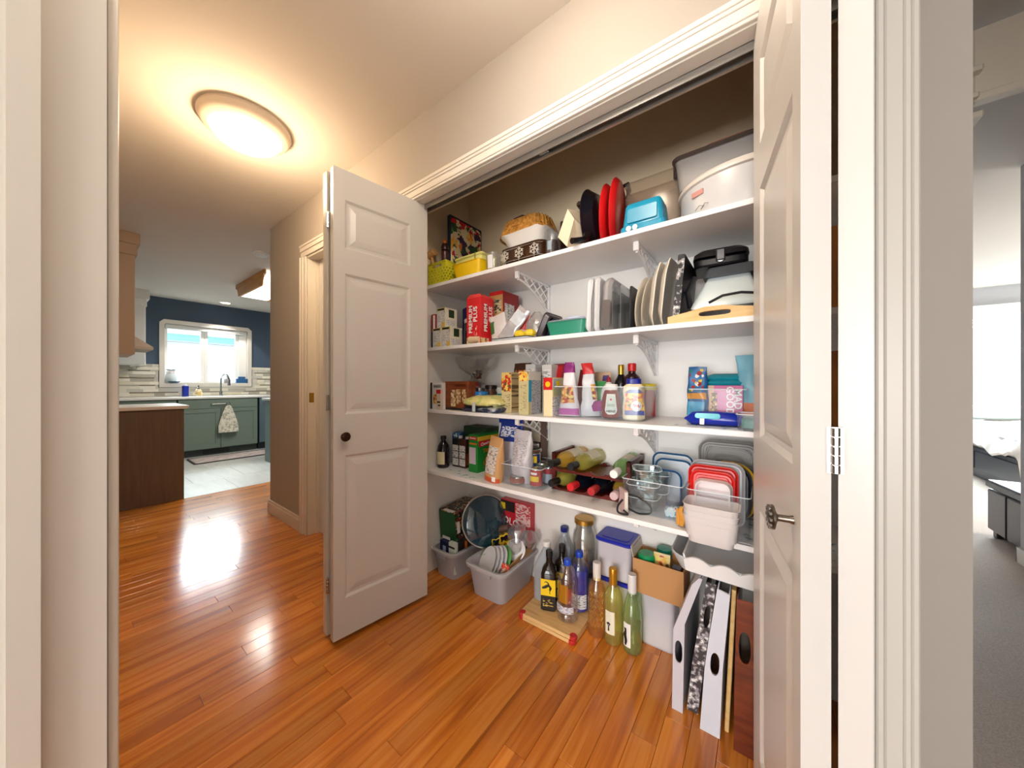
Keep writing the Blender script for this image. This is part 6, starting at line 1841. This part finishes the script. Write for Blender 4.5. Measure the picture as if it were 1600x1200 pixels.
bottle('peanut_butter_jar', 'jar with green lid at the front of cardboard box', 'jar', -.398, 1.500, .2245, [(.03, 0), (.034, .006), (.034, .10), (.03, .115)], M((190, 140, 70), .3), cap=([(.036, .112), (.036, .142), (.032, .148), (.001, .148)], M((24, 150, 90), .35)))
bottle('peanut_butter_jar', 'second jar with teal green lid at the box back', 'jar', -.340, 1.555, .2245, [(.026, 0), (.028, .006), (.028, .12), (.026, .135)], M((200, 170, 110), .3), cap=([(.030, .13), (.030, .165), (.001, .168)], M((22, 130, 110), .35)))
pouch('floral_packet', 'cream floral packet standing in the cardboard box', 'packet', (-.338, 1.497, .2245), .07, .165, .035, M((226, 206, 150), .45), [(.5, .95, -150, -30, FLW, 'flower_print')], 0, seed=51, top=.9)
carton('purple_box', 'dark purple box at the right end inside cardboard box', 'box', -.295, -.262, 1.47, 1.51, .2245, .13, M((56, 36, 60), .4), [('f', .1, .9, .5, .9, FINE)])
# trays standing on end at right
TG = M((196, 194, 204), .35)


def end_tray(label, y, dp, left, right, hole, m, edge=None):
    """tray stood on its long side; the end wall with its hand hole faces the room; left / right = outline of that wall"""
    xb, zb = right[0]
    o = thing('serving_tray', label, 'tray', (xb, y, .001))
    out = [(x - xb, z) for x, z in left] + [(x - xb, z) for x, z in right[::-1]]
    hx, hz, ha, hb, tilt = hole
    el = []
    for q in range(20):
        a = R(18 * q)
        u, v = ha * math.cos(a), -hb * math.copysign(abs(math.sin(a)) ** .7, math.sin(a))
        el.append((hx - xb + u * math.cos(tilt) + v * math.sin(tilt), hz - u * math.sin(tilt) + v * math.cos(tilt)))
    b = B().at((0, 0, 0), 90)
    b.prism(out, -.003, .003, [el])
    part('end_wall', b, edge or m, o, smooth=False)
    b = B()
    for q in ('right', 'left'):
        L = right if q == 'right' else left
        sgn = -1 if q == 'right' else 1
        secs = [[(x - xb, 0, z), (x - xb + sgn * .004, 0, z), (x - xb + sgn * .004, dp, z), (x - xb, dp, z)] for x, z in L]
        b = B().loft(secs)
        part('bottom' if q == 'right' else 'side_wall', b, m, o, smooth=False)
    return o


end_tray('pale grey tray on edge with round hand hole, leftmost', 1.235, .32, [(-.246, 0), (-.242, .27), (-.186, .44), (-.165, .468)], [(-.213, 0), (-.207, .30), (-.155, .468)], (-.2255, .20, .0115, .038, 0), TG)
end_tray('black and white marbled tray on edge with long hand hole', 1.262, .30, [(-.205, 0), (-.190, .155), (-.148, .45)], [(-.172, 0), (-.154, .17), (-.119, .45)], (-.146, .335, .0085, .038, .12), M((36, 38, 48), .35), speck([(.40, (60, 58, 62)), (.5, (150, 146, 150)), (.6, (226, 224, 224))], 70, 'n', .35, const=True))
end_tray('pale lilac tray on edge with hand hole near the floor', 1.215, .33, [(-.160, 0), (-.147, .20), (-.135, .30), (-.113, .462)], [(-.106, 0), (-.098, .22), (-.079, .455)], (-.119, .225, .012, .036, .05), M((206, 210, 222), .35))
solo('wooden_board', B().box(-.006, .006, 0, .30, 0, .455, .002), LW_, 'pale wooden board on edge between lilac and brown tray', 'board', (-.091, 1.25, .001), 0, None, 0, 2.5)
end_tray('dark red brown wooden tray on edge at the door', 1.205, .34, [(-.070, 0), (-.067, .24), (-.062, .455)], [(.0, 0), (.004, .24), (.012, .46)], (-.042, .318, .0145, .047, 0), wood([(.3, (84, 32, 16)), (.7, (126, 56, 28))], (6, 6, 40), .25))
# trays lying on top of them
g1 = thing('serving_tray', 'pale grey tray lying tilted on the upright trays', 'tray', (-.10, 1.385, .475), 0, None, 4, 1)
ST = [(0, rr(.25, .25, .03, 4)), (.004, rr(.262, .262, .035, 4)), (.055, rr(.315, .30, .05, 4)), (.057, rr(.305, .29, .048, 4)), (.006, rr(.25, .25, .03, 4))]
part('tray', B().stack(ST), M((200, 208, 212), .3), g1)
wt2 = thing('scalloped_tray', 'white scalloped tray with hand hole on top of grey tray', 'tray', (-.055, 1.375, .492), 0, None, 4, 1)
so = []
for i in range(41):
    u = -.155 + .31 * i / 40
    so.append((u, .034 + .018 * abs(math.sin(i / 40 * math.pi * 4))))
so = [(-.15, -.004), (.15, -.004)] + so[::-1]
ehl = [(.085 + .05 * math.cos(a), .020 - .010 * math.sin(a)) for a in [R(22.5 * q) for q in range(16)]]
b = B().at((0, -.135, 0), 100)
b.prism(so, -.003, .003, [ehl])
WP = M((236, 236, 236), .3)
part('front_wall', b, WP, wt2, smooth=False)
b = B().at((0, .135, 0), 80)
b.prism(so, -.003, .003)
part('back_wall', b, WP, wt2, smooth=False)
part('base', B().rbox(.30, .275, -.004, .002, .02, .001), WP, wt2)
for s in (-1, 1):
    part('side_wall', B().at((s * .15, 0, .02), 0, s * 14).box(-.003, .003, -.135, .135, -.024, .03, .001), WP, wt2)
